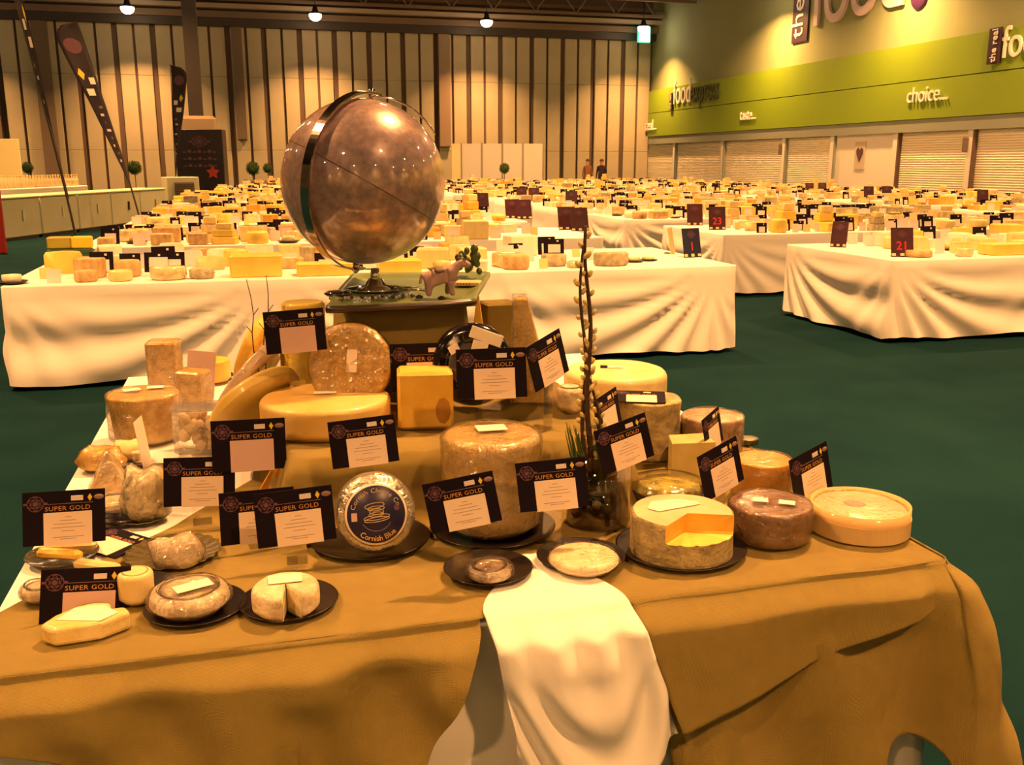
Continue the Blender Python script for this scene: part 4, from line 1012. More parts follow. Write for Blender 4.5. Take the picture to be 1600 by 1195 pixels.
# notched wheel on black plate
plate('large black plate under the notched wheel', 962, 1164, 858)
c, rr, hh = wpx(983, 1141, 770, 893, PZ)
t = empty('notched_cheese', (c.x, c.y, PZ + .001), -atan2(c.x, c.y)); tag(t, 'brown-rinded wheel with a notch cut out showing yellow inside', 'cheese')
def notch_mesh(r, h, a0, a1, d):             # wheel whose upper part is missing between two angles
    b = MB(); n = 64; low = h - d; pr = [(0, 0), (r - .008, 0), (r, .008)]
    full = []
    for k in range(n):
        a = 2 * pi * k / n; cut = a0 <= a <= a1; full.append((a, cut))
    def rr_(a, z): return r + .004 * mnoise.noise(Vector((cos(a) * 3, sin(a) * 3, z * 20)))
    zs = [0, .006, .03, low]; zt = [low, low + d * .5, h - .010, h - .003, h]
    rf = {0: .99, h - .003: .985, h: .95}
    vs = []; fs = []; mi = []
    for k in range(n):
        a = full[k][0]
        for z in zs: q = rr_(a, z) * (.985 if z == 0 else 1); vs.append((q * cos(a), q * sin(a), z))
    m = len(zs)
    for k in range(n):
        for i in range(m - 1): fs.append((k * m + i, ((k + 1) % n) * m + i, ((k + 1) % n) * m + i + 1, k * m + i + 1))
    b.add(vs, fs, 0, True); b.add([vs[k * m] for k in range(n)], [tuple(range(n - 1, -1, -1))], 0)
    ks = [k for k in range(n) if not full[k][1]]; st = [k for k in ks if (k - 1) % n not in ks][0]; order = [(st + i) % n for i in range(len(ks))]
    vs = []; fs = []; mt = len(zt)
    for k in order:
        a = full[k][0]
        for z in zt: q = rr_(a, z) * rf.get(z, 1); vs.append((q * cos(a), q * sin(a), z))
    for i in range(len(order) - 1):
        for j in range(mt - 1): fs.append((i * mt + j, (i + 1) * mt + j, (i + 1) * mt + j + 1, i * mt + j + 1))
    b.add(vs, fs, 0, True)
    ctr = (.18 * r * cos((a0 + a1) / 2), .18 * r * sin((a0 + a1) / 2))
    top = [vs[i * mt + mt - 1] for i in range(len(order))] + [(ctr[0], ctr[1], h)]
    b.add(top, [(len(top) - 1, i, i + 1) for i in range(len(order) - 1)], 1)
    e0 = vs[(len(order) - 1) * mt: len(order) * mt]; e1 = vs[0:mt]
    for e, fl in ((e0, False), (e1, True)):
        poly = [(ctr[0], ctr[1], low)] + list(e) + [(ctr[0], ctr[1], h)]
        b.add(poly, [tuple(range(len(poly))) if not fl else tuple(range(len(poly) - 1, -1, -1))], 2)
    cs = [k for k in range(n) if full[k][1]]; arc = [(cs[0] - 1) % n] + cs + [(cs[-1] + 1) % n]
    fl = [(rr_(full[k][0], low) * cos(full[k][0]), rr_(full[k][0], low) * sin(full[k][0]), low + .002 * sin(k * 2)) for k in arc] + [(ctr[0], ctr[1], low)]
    b.add(fl, [(len(fl) - 1, i, i + 1) for i in range(len(arc) - 1)], 2)
    return b
notch_mesh(rr, hh * .98, radians(258), radians(352), hh * .40).obj('body', [M_rindg, mat('rind_top', (.62, .46, .26), .35, c2=(.74, .60, .38), nscale=10, coat=.6, bump=.3, bscale=30), M_yel], t, fix=True)
MB().prism([(-.06, -.02), (-.035, -.035), (.055, .03), (.045, .045), (0, .05), (-.055, .025)], 0, .0012, M=Matrix.Translation((-.015, .012, hh * .98 + .0015))).obj('paper_label', M_slip, t)
o, c, rr, hh = drum('dark_truckle', 'dark brown film-wrapped cheese with two small white labels on top', (1137, 1262, 765, 862), M_lid, b=.008, lumpy=.004, wrap=True, labels=[(-.25, -.1, .034, .026, .05), (.38, -.12, .036, .026, -.05)])
c, rr, hh = wpx(1264, 1413, 757, 853, MZ); hh = min(hh, .065)
t = empty('wooden_cheese_box', (c.x, c.y, MZ + .001), 0); tag(t, 'round thin wooden box holding a pale cheese, right table corner', 'box')
MB().lathe([(0, 0), (rr, 0), (rr, hh), (rr - .004, hh), (rr - .004, .004), (0, .004)], 56).obj('box_wall', M_wood, t)
MB().lathe([(rr + .0003, .002), (rr + .0018, .002), (rr + .0018, hh * .62), (rr + .0003, hh * .62)], 56, smooth=False).obj('lid_band', mat('chip_wood_pale', (.56, .42, .20), .5), t)
MB().lathe([(0, .005), (rr * .93, .005), (rr * .95, hh * .75), (rr * .9, hh * .86), (0, hh * .9)], 48, disp=lump(.002, 10)).obj('cheese', mat('paste_ivory', (.70, .60, .38), .35, c2=(.78, .70, .48), nscale=8, coat=.5), t)
MB().lathe([(0, hh * .915), (.024, hh * .91), (.026, hh * .90)], 24, M=Matrix.Translation((-.01, .01, 0))).obj('centre_sticker', mat('sticker_grey', (.34, .30, .22), .4), t)
film(t, rr * .93, hh * .90, .008, seed=4)
# white round half on the mid step
drum('ash_round', 'small white bloomy round on the burlap step, left of the twigs', (868, 914, 598, 650), M_white2, z=.922, b=.018, lumpy=.002)
# big wrapped wheel
plate('black plate under the tall film-wrapped wheel', 672, 868, 826)
drum('tall_wrapped_cheese', 'tall tan wheel in shiny cling film, centre of the display', (692, 845, 655, 850), mat('rind_wrapped', (.52, .36, .12), .25, c2=(.76, .54, .18), nscale=9, bump=.9, bscale=46, coat=1.0), z=PZ, b=.02, wrap=True, labels=[(0, .1, .07, .05, .2)], lm=M_cardp)
# foil wheel
plate('black plate under the foil-wrapped wheel', 485, 672, 845)
def standing(name, label, cx, cy, rpx, y, th, m, lean, yaw, b=.012, zfix=None, n=56, lumpy=.0015, cat='cheese', sx=1.0):
    c = Q(cx, cy, y); ax = y * cos(PITCH) + (CAMZ - c.z) * sin(PITCH); r = rpx * ax / FPX; az = atan2(c.x, c.y)
    t = empty(name, Vector((c.x, c.y, c.z)), -az + radians(yaw)); tag(t, label, cat)
    if zfix is not None: t.location.z = zfix + r * cos(radians(lean)) + .5 * th * sin(radians(abs(lean))) 
    M = Matrix.Rotation(radians(90 - lean), 4, 'X')
    MB().lathe([(q, z - th / 2) for (q, z) in prof(r, th, b)], n, disp=lump(lumpy, 12, cx), M=M).obj('body', m, t)
    return t, r, M, th
t, r, M, th = standing('foil_cheese', 'foil-wrapped wheel with round navy label, standing on its edge', 586, 809, 62, 1.99, .075, M_foil, 12, 4, b=.022, zfix=PZ)
F = M @ Matrix.Translation((0, 0, th / 2 + .0015))
MB().lathe([(0, .0012), (.0665, .0010), (.067, 0)], 48, M=F).obj('label_rim', M_slip, t)
lb = MB().lathe([(0, .0022), (.062, .0020), (.0625, .001)], 48, M=F).obj('round_label', mat('label_navy', (.014, .012, .06), .35), t)
def arc_text(s, R, a_mid, size, top=True):
    b = MB(); ws = []
    for ch in s: 
        if ch == ' ': ws.append(size * .35); continue
        q = text_mb(ch, size, .0006); xs = [p[0] for p in q.v]; ws.append(max(xs) - min(xs) + size * .10)
    tot = sum(ws); a = a_mid + (tot / 2 / R) * (1 if top else -1)
    for ch, w in zip(s, ws):
        a2 = a - (w / 2 / R) * (1 if top else -1)
        if ch != ' ':
            q = text_mb(ch, size, .0006); xs = [p[0] for p in q.v]; cx_ = (max(xs) + min(xs)) / 2
            rot = a2 - pi / 2 if top else a2 + pi / 2
            b.join(q, Matrix.Translation((R * cos(a2), R * sin(a2), 0)) @ Matrix.Rotation(rot, 4, 'Z') @ Matrix.Translation((-cx_, 0, 0)))
        a -= (w / R) * (1 if top else -1)
    return b
FL_ = F @ Matrix.Translation((0, 0, .0028))
M_let = mat('label_letters', (.62, .50, .34), .4)
MB().join(arc_text('Cornish Cheese Co.', .047, pi / 2, .0145), FL_).obj('lettering', M_let, lb)
MB().join(arc_text('Cornish Blue', .0575, -pi / 2 + .05, .0165, False), FL_).obj('lettering', mat('label_letters_gold', (.72, .46, .16), .4), lb)
b = MB()                                      # stacked-cheese drawing: hand-drawn ovals
for (ox, oy, rx, ry, tl) in [(-.003, .019, .021, .006, .12), (0, .013, .018, .005, .05), (.001, .006, .015, .006, 0), (0, .000, .016, .005, .08), (.001, -.006, .028, .0055, .10), (.001, -.011, .027, .005, .1)]:
    pts = [(ox + rx * cos(a) * cos(tl) - ry * sin(a) * sin(tl), oy + rx * cos(a) * sin(tl) + ry * sin(a) * cos(tl), .0004) for a in [2 * pi * k / 24 for k in range(25)]]
    b.tube(pts, .0009, 5)
MB().join(b, FL_).obj('drawing', M_let, lb)
b = MB(); pts = [(.034 * cos(a), .034 * sin(a) - .002, .0003) for a in [-2.6 + 2.1 * k / 20 for k in range(21)]]; b.tube(pts, .0012, 5)
MB().join(b, FL_).obj('thin_arc', mat('label_blue', (.12, .12, .3), .4), lb)
MB().box(-.053, -.041, -.012, .006, 0, .0006, M=FL_).obj('small_badge', M_slip2, lb)
MB().lathe([(0, .0006), (.006, .0004)], 14, M=FL_ @ Matrix.Translation((.044, .012, 0))).obj('small_badge', mat('badge_violet', (.12, .05, .12), .5), lb)
MB().box(-.01, .01, -.002, .0, 0, .055, M=Matrix.Translation((0, .055, -.085))).obj('prop', M_glass, t)
# black wax wheel and standing golden wheel
t, r, M, th = standing('black_wax_cheese', 'glossy black wax wheel standing on edge with blank white labels', 738, 560, 65, 2.52, .07, M_wax, 10, -6, b=.03, zfix=.958)
F = M @ Matrix.Translation((0, 0, th / 2 + .001))
for (x, y, w, h, a) in [(.040, .074, .088, .032, -.33), (.020, .034, .042, .056, -.25), (-.045, .040, .028, .022, .5)]:
    MB().rbox(-w / 2, w / 2, -h / 2, h / 2, 0, .004, .001, M=F @ Matrix.Translation((x, y, 0)) @ Matrix.Rotation(a, 4, 'Z')).obj('blank_label', M_label, t)
t, r, M, th = standing('golden_cheese', 'golden wheel in film standing on edge, left of centre', 549, 575, 65, 2.52, .06, M_rind, 10, -12, b=.018, zfix=.958)
F = M @ Matrix.Translation((0, 0, th / 2))
MB().rbox(-.014, .014, -.03, .03, .001, .003, .0005, M=F @ Matrix.Translation((.008, .01, 0)) @ Matrix.Rotation(-.06, 4, 'Z')).obj('paper_label', M_label, t)
MB().lathe([(q, z - th / 2 - .002) for (q, z) in prof(r + .003, th + .005, .018)], 48, disp=lump(.003, 30, 3), M=M).obj('cling_film', M_film, t)
# flat wheel and block
drum('flat_cheese', 'broad flat golden-pink wheel lying on the burlap step', (411, 612, 600, 694), mat('rind_flat', (.58, .38, .09), .5, c2=(.72, .52, .19), nscale=6, bump=.2, bscale=40, coat=.25), z=.922, b=.016, h=.082, labels=[(.0, .15, .06, .026, 0)])
c = front_of(665, 672, .922, .055)
o = MB().rbox(-.072, .072, -.055, .055, 0, .152, .008).obj('yellow_block', M_yel, None, (c.x, c.y, .923), (0, 0, .12)); tag(o, 'tall orange-yellow block with a cracked face, centre of the step', 'cheese')
MB().lathe([(0, .0), (.012, .003), (.02, 0)], 9, M=Matrix.Translation((.045, -.0555, .05)) @ Matrix.Rotation(pi / 2, 4, 'X') @ Matrix.Diagonal((1, 1.8, 1, 1))).obj('crack', mat('crack_brown', (.4, .2, .03), .6), o)
drum('green_cylinder', 'narrow olive-brown cylinder under the highest award card', (442, 488, 540, 616), mat('rind_olive', (.40, .28, .06), .5, c2=(.5, .38, .1), nscale=12, coat=.4), z=.922, b=.004)
# tall drum beside the tray
c = Q(473, 471, 2.80); drum_o = MB().lathe(prof(.062, c.z - .922, .012), 36, disp=lump(.002, 12, 2)).obj('tall_drum', mat('rind_lemon', (.66, .48, .05), .4, c2=(.74, .58, .1), nscale=20, bump=.4, bscale=70, coat=.4), None, (c.x, c.y, .9225)); tag(drum_o, 'tall lemon-yellow drum showing above the highest award card', 'cheese')
# leaning wheels left of the steps
def leaner(name, label, cx, cy, rpx, y, th, m, tilt, yaw, b=.01, sc=1.0):
    c = Q(cx, cy, y); ax = y * cos(PITCH) + (CAMZ - c.z) * sin(PITCH); r = rpx * ax / FPX
    n = Vector((-cos(radians(yaw)) * cos(radians(tilt)), -sin(radians(yaw)) * cos(radians(tilt)), sin(radians(tilt))))
    o = MB().lathe([(q, z - th / 2) for (q, z) in prof(r, th, b)], 48, disp=lump(.0015, 12, cx)).obj(name, m, None, c); o.rotation_euler = n.to_track_quat('Z', 'Y').to_euler(); tag(o, label, 'cheese'); return o
leaner('yellow_cheese', 'bright yellow wheel leaning edge-on, leftmost of the leaning wheels', 400, 548, 58, 2.98, .045, M_yel, 22, -4)
leaner('silvery_cheese', 'silvery wrapped wheel leaning edge-on between two yellow wheels', 392, 590, 72, 2.80, .035, mat('film_silver', (.50, .38, .27), .2, c2=(.62, .5, .38), nscale=20, coat=1, bump=.5, bscale=50), 38, -8)
leaner('pale_cheese', 'large pale green-yellow wheel leaning against the burlap steps', 400, 628, 76, 2.58, .05, mat('rind_greenyellow', (.58, .42, .08), .45, c2=(.68, .52, .16), nscale=7, coat=.35), 44, 148 + 180, b=.016)
def wedge(name, label, cx, base, z, r, h, ang, rz, m, wrapm=False, cat='cheese', top=.25):
    c = P(cx, base, z); b = MB(); n = 6; pts = [(0, 0)] + [(r * cos(-ang / 2 + ang * k / n), r * sin(-ang / 2 + ang * k / n)) for k in range(n + 1)]
    o = b.prism(pts, 0, h).obj(name, m, None, (c.x, c.y, z + .001), (0, 0, rz)); md = o.modifiers.new('bev', 'BEVEL'); md.width = .004; md.segments = 2; md.angle_limit = .6
    tag(o, label, cat)
    if wrapm: b2 = MB().prism([(x * 1.05 - .003, y * 1.08) for (x, y) in pts], 0, h + .004).obj('cling_film', M_film, o)
    return o
def pyr(name, label, cx, base, z, w, d, h, lean, rz, m, wrapm=False, tp=.12):  # upright tapering piece with its point up
    c = P(cx, base, z); c += Vector((c.x, c.y, 0)).normalized() * d / 2
    vs = [(-w / 2, -d / 2, 0), (w / 2, -d / 2, 0), (w / 2, d / 2, 0), (-w / 2, d / 2, 0), (lean * w - tp * w, -d * tp, h), (lean * w + tp * w, -d * tp, h), (lean * w + tp * w, d * tp * 1.6, h), (lean * w - tp * w, d * tp * 1.6, h)]
    fs = [(3, 2, 1, 0), (4, 5, 6, 7), (0, 1, 5, 4), (1, 2, 6, 5), (2, 3, 7, 6), (3, 0, 4, 7)]
    o = MB().add(vs, fs).obj(name, m, None, (c.x, c.y, z + .001), (0, 0, rz)); md = o.modifiers.new('bev', 'BEVEL'); md.width = .006; md.segments = 3; tag(o, label, 'cheese')
    if wrapm:
        q = MB().add([(x * 1.08, y * 1.12, zz * 1.03) for (x, y, zz) in vs], fs).obj('cling_film', M_film, o)
    return o
pyr('orange_wedge', 'orange wedge leaning beside the pale leaning wheel', 388, 690, MZ, .10, .08, .17, .2, .3, M_or)
pyr('golden_wedge', 'tall spiky golden wedge in crinkled film, right of the wax wheel', 832, 630, .956, .115, .08, .285, -.30, 0, mat('rind_amber', (.60, .36, .05), .4, c2=(.78, .54, .12), nscale=26, bump=.9, bscale=50, coat=.6), True, tp=.16)
t = MB().rbox(-.05, .05, -.05, .05, 0, .232, .005).obj('burlap_box', M_burlap, None, (*Q(779, 500, 2.90).xy, .9562), (0, 0, .35)); tag(t, 'brown burlap-covered upright box right of the tray', 'box')
pyr('narrow_wedge', 'narrow orange wedge standing between tray and burlap box', 748, 600, .956, .075, .05, .262, .0, 0, M_yel, tp=.04)
# back left pieces
c, rr, hh = wpx(238, 285, 522, 615, MZ); o = MB().rbox(-.055, .055, -.045, .045, 0, .19, .006).obj('tan_slab', M_rind, None, (c.x, c.y, MZ + .001), (0, 0, .1)); tag(o, 'tall upright tan slab at the back left in film', 'cheese'); MB().rbox(-.058, .058, -.048, .048, 0, .194, .008).obj('cling_film', M_film, o)
c, rr, hh = wpx(283, 328, 560, 640, MZ); o = MB().rbox(-.05, .05, -.04, .04, 0, .13, .006).obj('tan_piece', M_rind, None, (c.x, c.y, MZ + .001), (0, 0, -.25)); tag(o, 'shorter tan piece right of the tall upright slab', 'cheese'); MB().rbox(-.053, .053, -.043, .043, 0, .134, .008).obj('cling_film', M_film, o)
plate('thin dark plate under the small yellow round', 304, 366, 591, name='small_plate')
drum('yellow_round', 'small bright yellow round at the back left on a dark plate', (310, 361, 556, 600), M_yel, z=PZ, b=.012)
plate('dark plate under the tan film-wrapped drum', 186, 292, 680)
drum('tan_drum', 'big tan film-wrapped drum at the left edge with white labels', (178, 284, 598, 698), M_rind, z=PZ, b=.008, wrap=True, taper=.12, labels=[(-.3, .2, .05, .035, .2), (.35, .3, .05, .03, -.1)], h=.145)
c, rr, hh = wpx(280, 345, 622, 712, MZ)
t = empty('clear_tub', (c.x, c.y, MZ + .001), .2); tag(t, 'clear plastic tub of crumbly pale cheese, left of the steps', 'tub')
MB().rbox(-.065, .065, -.055, .055, 0, .13, .008).obj('tub_wall', M_film, t)
b = MB(); rr_ = random.Random(3)
for i in range(34):
    s = rr_.uniform(.012, .022); b.join(MB().ball((0, 0, 0), s, 6), Matrix.Translation((rr_.uniform(-.045, .045), rr_.uniform(-.035, .035), .02 + .095 * i / 34)))
b.obj('crumbs', mat('crumb_pale', (.66, .5, .24), .4, c2=(.75, .62, .36), nscale=40, coat=.5), t)
MB().rbox(-.07, .07, -.06, .06, .131, .137, .003).obj('lid', M_film, t)
# left edge group
plate('dark tray under the yellow pile at the left edge', 128, 222, 722, name='small_tray', scallop=0)
def chunk(name, label, cx, base, z, w, d, h, rz, m, sx=1.0, seed=1, cat='cheese', wrapm=False, am=.24):
    c = P(cx, base, z); c += Vector((c.x, c.y, 0)).normalized() * d / 2
    o = MB().lathe([(0, 0), (.38, 0), (.46, .08), (.5, .35), (.46, .75), (.36, .95), (.18, 1.0), (0, 1.0)], 22).obj(name, m, None, (c.x, c.y, z + .001), (0, 0, rz)); 
    for q in o.data.vertices:
        n = mnoise.noise(Vector((q.co.x * 3 + seed, q.co.y * 3, q.co.z * 2 + seed))); k = 1 + am * n
        q.co = Vector((q.co.x * w * k, q.co.y * d * k, q.co.z * h * (1 + .3 * n if q.co.z > .2 else 1)))
    tag(o, label, cat)
    if wrapm: c2_ = inst('cling_film', o.data.copy(), o, scale=(1.06, 1.06, 1.04)); c2_.data.materials.clear(); c2_.data.materials.append(M_film)
    return o
chunk('yellow_lump', 'yellow wrapped lump at the left table edge, under the tan drum', 160, 738, PZ, .13, .09, .055, .2, M_yel, seed=2, wrapm=True)
chunk('pale_lump', 'pale rounded piece resting beside the yellow wrapped lump', 200, 722, PZ, .09, .08, .05, 0, M_pale, seed=5)
o = drum('white_button', 'tiny white cheese beside the edge-on folded card', (206, 232, 700, 724), M_white2, b=.006)
plate('black plate behind the film-wrapped pyramid', 196, 276, 742)
pyr('wrapped_pyramid', 'wrapped grey-gold pyramid cheese, left side', 174, 772, MZ, .105, .095, .105, 0, .35, mat('paste_greygold', (.46, .34, .12), .35, c2=(.66, .46, .14), nscale=12, coat=.5), True, tp=.05)
c, rr, hh = wpx(143, 206, 764, 806, MZ); t = empty('clear_tray', (c.x, c.y, MZ + .001), .5); tag(t, 'clear clamshell tray with a white slab, right of the far left card', 'tray')
MB().rbox(-.08, .06, -.045, .045, 0, .03, .006).obj('tray_wall', M_film, t); MB().rbox(-.065, .045, -.035, .035, .003, .024, .005).obj('white_slab', M_white2, t)
chunk('dark_box', 'low black tray end between the white slab and the lying card', 185, 826, MZ, .13, .09, .022, .3, M_black, cat='tray')
plate('shiny dark scalloped dish under the grey-veined lump', 186, 262, 812, m=mat('dish_shiny', (.10, .085, .03), .12, metal=.3, coat=1, bump=.6, bscale=60), scallop=14, name='dish', cat='dish')
chunk('veined_lump', 'grey-veined orange lump in film, left of the award card pair', 232, 818, PZ, .115, .10, .115, 0, M_blue, seed=9, wrapm=True)
chunk('white_scrap', 'small pale wrapped scrap beside the scalloped dish', 204, 800, MZ, .045, .04, .03, 0, M_white2, seed=4)
pyr('cream_wedge', 'pointed cream and orange wedge above two overlapping award cards', 426, 800, MZ, .115, .06, .135, .22, .1, M_or, tp=.03)
o = MB().prism([(-.022, 0), (.022, 0), (.010, .062), (0, .075)], 0, .001).obj('wedge_face', M_pale); o.parent = bpy.data.objects['cream_wedge']; o.matrix_local = Matrix.Translation((.008, -.0325, .022)) @ Matrix.Rotation(radians(90 - 10), 4, 'X')
# front plates, left to right
c, rr, hh = wpx(38, 94, 895, 950, MZ); o = drum('white_disc', 'white fresh disc at the left front edge, in a clear wrap', (38, 94, 893, 948), M_white2, b=.012, h=.03, wrap=True)
plate('dark dish under the long yellow slices, far left', 44, 152, 872, name='dish', m=bpy.data.materials['dish_shiny'], cat='dish')
for i, (cx, cy, ln, rz, m, lab) in enumerate([(108, 868, .12, .12, M_pale, 'long pale yellow slice on the far left dish'), (95, 880, .10, -.15, M_yel, 'shorter yellow slice under the long pale one'), (152, 888, .11, -.28, M_pale, 'thin pale slice behind the pink-slip card at front')]):
    p = P(cx, cy, PZ); o = MB().rbox(-ln / 2, ln / 2, -.012, .012, 0, .02, .006).obj('cheese_slice', m, None, (p.x, p.y, (PZ if i < 2 else MZ) + (.012 if i < 2 else .001)), (0, 0, rz)); tag(o, lab, 'cheese')
c = P(127, 1004, MZ); o = MB().prism([(-.075, -.022), (-.045, -.045), (.03, -.03), (.075, .01), (.06, .035), (.035, .03), (.03, .055), (.0, .06), (-.03, .05), (-.06, .015)], 0, .036).obj('torn_wedge', mat('paste_buttery', (.70, .52, .16), .3, c2=(.80, .68, .34), nscale=18, bump=.5, bscale=50, coat=.6), None, (c.x, c.y + .03, MZ + .001), (0, 0, .15)); tag(o, 'torn buttery wedge at the very front left of the table', 'cheese')
md = o.modifiers.new('bev', 'BEVEL'); md.width = .008; md.segments = 3
MB().prism([(-.05, -.01), (.03, -.025), (.055, .005), (.02, .04), (-.03, .035)], .0365, .0375).obj('paper_label', M_label, o)
plate('black plate under the white cylinder, behind the front-left card', 168, 272, 922)
drum('white_cylinder', 'creamy white short cylinder behind the front-left award card', (190, 244, 882, 950), M_pale, z=PZ, b=.01, lumpy=.003)
plate('ornate dark oval dish with shiny rim, under the wrapped pink piece', 199, 343, 868, name='oval_dish', m=bpy.data.materials['dish_shiny'], scallop=20, cat='dish')
chunk('pink_piece', 'pinkish wrapped square piece on the ornate dark dish', 280, 892, PZ, .115, .09, .055, .1, M_white2, seed=7, wrapm=True)
plate('black plate under the oval flat cheese, front left', 229, 384, 952)
drum('oval_cheese', 'oval pinkish-white flat cheese on a black plate, front left', (239, 361, 905, 979), M_white2, z=PZ, b=.02, h=.045, wrap=True, labels=[(.1, -.15, .07, .035, .3)], lumpy=.004)
plate('black plate under the cut bloomy round, front', 375, 528, 944)
c, rr, hh = wpx(398, 501, 894, 978, PZ); hh = .056
t = empty('cut_round', (c.x, c.y, PZ + .001), -atan2(c.x, c.y)); tag(t, 'small bloomy round with a wedge cut out, on a black plate', 'cheese')
MB().lathe(prof(rr, hh, .014), 40, disp=lump(.002, 20, 2), a0=radians(-62), a1=radians(262)).obj('body', M_white2, t, fix=True)
for a in (-62, 262):
    aa = radians(a); MB().prism([(.006, .006), (rr - .006, .006), (rr - .005, hh - .014), (rr - .016, hh - .005), (.006, hh - .005)], -.0012, .0012, M=Matrix.Rotation(aa, 4, 'Z') @ Matrix.Translation((0, 0.0, 0)) @ Matrix.Rotation(pi / 2, 4, 'X') ).obj('cut_face', M_blue, t)
MB().rbox(-.032, .032, -.02, .02, 0, .0012, .0004, M=Matrix.Translation((0, .018, hh + .002))).obj('paper_label', M_label, t)
plate('black plate holding a small glassy pot, front centre', 693, 833, 893, z=MZ + .005)
o, c, rr, hh = drum('glassy_pot', 'small clear-wrapped dark pot on a black plate, front centre', (729, 800, 868, 920), mat('pot_dark', (.10, .05, .04), .15, c2=(.45, .34, .24), nscale=22, coat=1, bump=.8, bscale=40), z=PZ + .005, b=.012, h=.03, wrap=True)
plate('black plate under the flat ivory cheese, front centre', 838, 977, 874, z=MZ + .005)
drum('flat_ivory', 'flat ivory round cheese under shiny film, above the napkin', (857, 966, 846, 906), mat('rind_ivory', (.76, .66, .40), .5, c2=(.82, .74, .5), nscale=10), z=PZ + .005, b=.012, h=.024, wrap=True)

# --- vase with catkin twigs
c, rr, hh = wpx(884, 984, 700, 832, MZ); hh = .17
t = empty('glass_vase', (c.x, c.y, MZ + .001), 0); tag(t, 'clear glass vase with dark water and stones, holding catkin twigs', 'vase')
MB().lathe([(0, 0), (rr * .95, 0), (rr, .01), (rr * .86, hh * .5), (rr * .70, hh), (rr * .67, hh), (rr * .82, hh * .5), (rr * .94, .012), (0, .008)], 40).obj('glass', film_mat('vase_glass', tint=(.70, .62, .55), gloss=.10, bump=.02, bscale=6, rough=.02), t)
MB().lathe([(0, .009), (rr * .92, .012), (rr * .85, hh * .42), (0, hh * .43)], 32).obj('water', film_mat('vase_water', tint=(.20, .11, .09), gloss=.05, bump=.02, rough=.03), t)
b = MB(); rr_ = random.Random(8)
for i in range(26): a = rr_.uniform(0, 2 * pi); q = rr * .72 * sqrt(rr_.random()); b.ball((q * cos(a), q * sin(a), .018 + .012 * (i % 2)), .012, 7, sc=(1, 1, .7))
o = b.obj('stones', mat('stone_plum', (.08, .035, .04), .3, coat=.5), t)
vx, vy = c.x, c.y
M_bark = mat('bark_brown', (.05, .02, .01), .7, bump=.5, bscale=90); M_catkin = mat('catkin_yellow', (.55, .45, .14), .8, c2=(.66, .56, .24), nscale=60, bump=.5, bscale=120)
def twig(x0, y0, x1, y1, r, seed, label, y=None):
    y = y or vy; a = Q(x0, y0, y); b_ = Q(x1, y1, y + .02); rr_ = random.Random(seed); n = 26
    pts = []
    for k in range(n + 1):
        s = k / n; p = a.lerp(b_, s); p += Vector((.006 * sin(s * 11 + seed), .006 * cos(s * 8 + seed), 0)) * min(1, s * 4); pts.append(p)
    pts[0] = Vector((vx + (seed % 3 - 1) * .012, vy, MZ + .02))
    t = empty('catkin_twig', pts[0], 0); tag(t, label, 'twig'); off = Matrix.Translation(-pts[0])
    MB().tube([off @ p for p in pts], [r * (1 - .55 * k / n) for k in range(n + 1)], 7).obj('stem', M_bark, t)
    ck = MB().ball((0, 0, 0), .0055, 8, sc=(1, 1, 1.7)).mesh('catkin', M_catkin)
    for k in range(3, n + 2):
        s = k / (n + 2.0); p = a.lerp(b_, s); i = min(n - 1, int(s * n)); p = pts[i].lerp(pts[i + 1], s * n - i); sd = (1 if k % 2 else -1)
        inst('catkin', ck, t, off @ (p + Vector((sd * (r * (1 - .5 * s) + .0045), rr_.uniform(-.005, .005), 0))), (0, sd * .5, 0), (rr_.uniform(.8, 1.2),) * 3)
twig(922, 760, 917, 352, .0080, 1, 'tallest catkin twig in the glass vase')
twig(915, 760, 909, 385, .0062, 2, 'catkin twig just left of the tallest one')
twig(945, 760, 918, 520, .0048, 3, 'short slanting catkin twig in the glass vase, crossing the others')
M_grass = mat('blade_green', (.05, .10, .015), .6, c2=(.09, .15, .03), nscale=20)
def tuft(x, y0, y1, n, sp, label, seed):
    p0 = Q(x, y0, vy); t = empty('grass_tuft', (vx, vy, MZ + .10), 0); tag(t, label, 'plant'); rr_ = random.Random(seed); top = Q(x, y1, vy)
    for i in range(n):
        e = Vector((top.x + rr_.uniform(-sp, sp), vy + rr_.uniform(-.02, .02), top.z + rr_.uniform(-.03, .012))); s = Vector((vx + rr_.uniform(-.02, .02), vy + rr_.uniform(-.015, .015), MZ + .06)); mid = s.lerp(e, .5) + Vector(((e.x - s.x) * .2, 0, .0))
        b = MB(); w = .0028; o_ = Vector((vx, vy, MZ + .10)); pts = [s, mid, e]; vs = []
        for k, p in enumerate(pts): ww = w * (1 if k < 2 else .2); vs += [p - o_ + Vector((-ww, 0, 0)), p - o_ + Vector((0, -.0012, 0)), p - o_ + Vector((ww, 0, 0))]
        b.add(vs, [(0, 1, 4, 3), (1, 2, 5, 4), (3, 4, 7, 6), (4, 5, 8, 7)]); b.obj('blade', M_grass, t)
tuft(893, 715, 668, 22, .018, 'tuft of green blades leaning left out of the vase', 5)
tuft(935, 720, 668, 18, .016, 'upright tuft of green blades behind the twigs', 6)
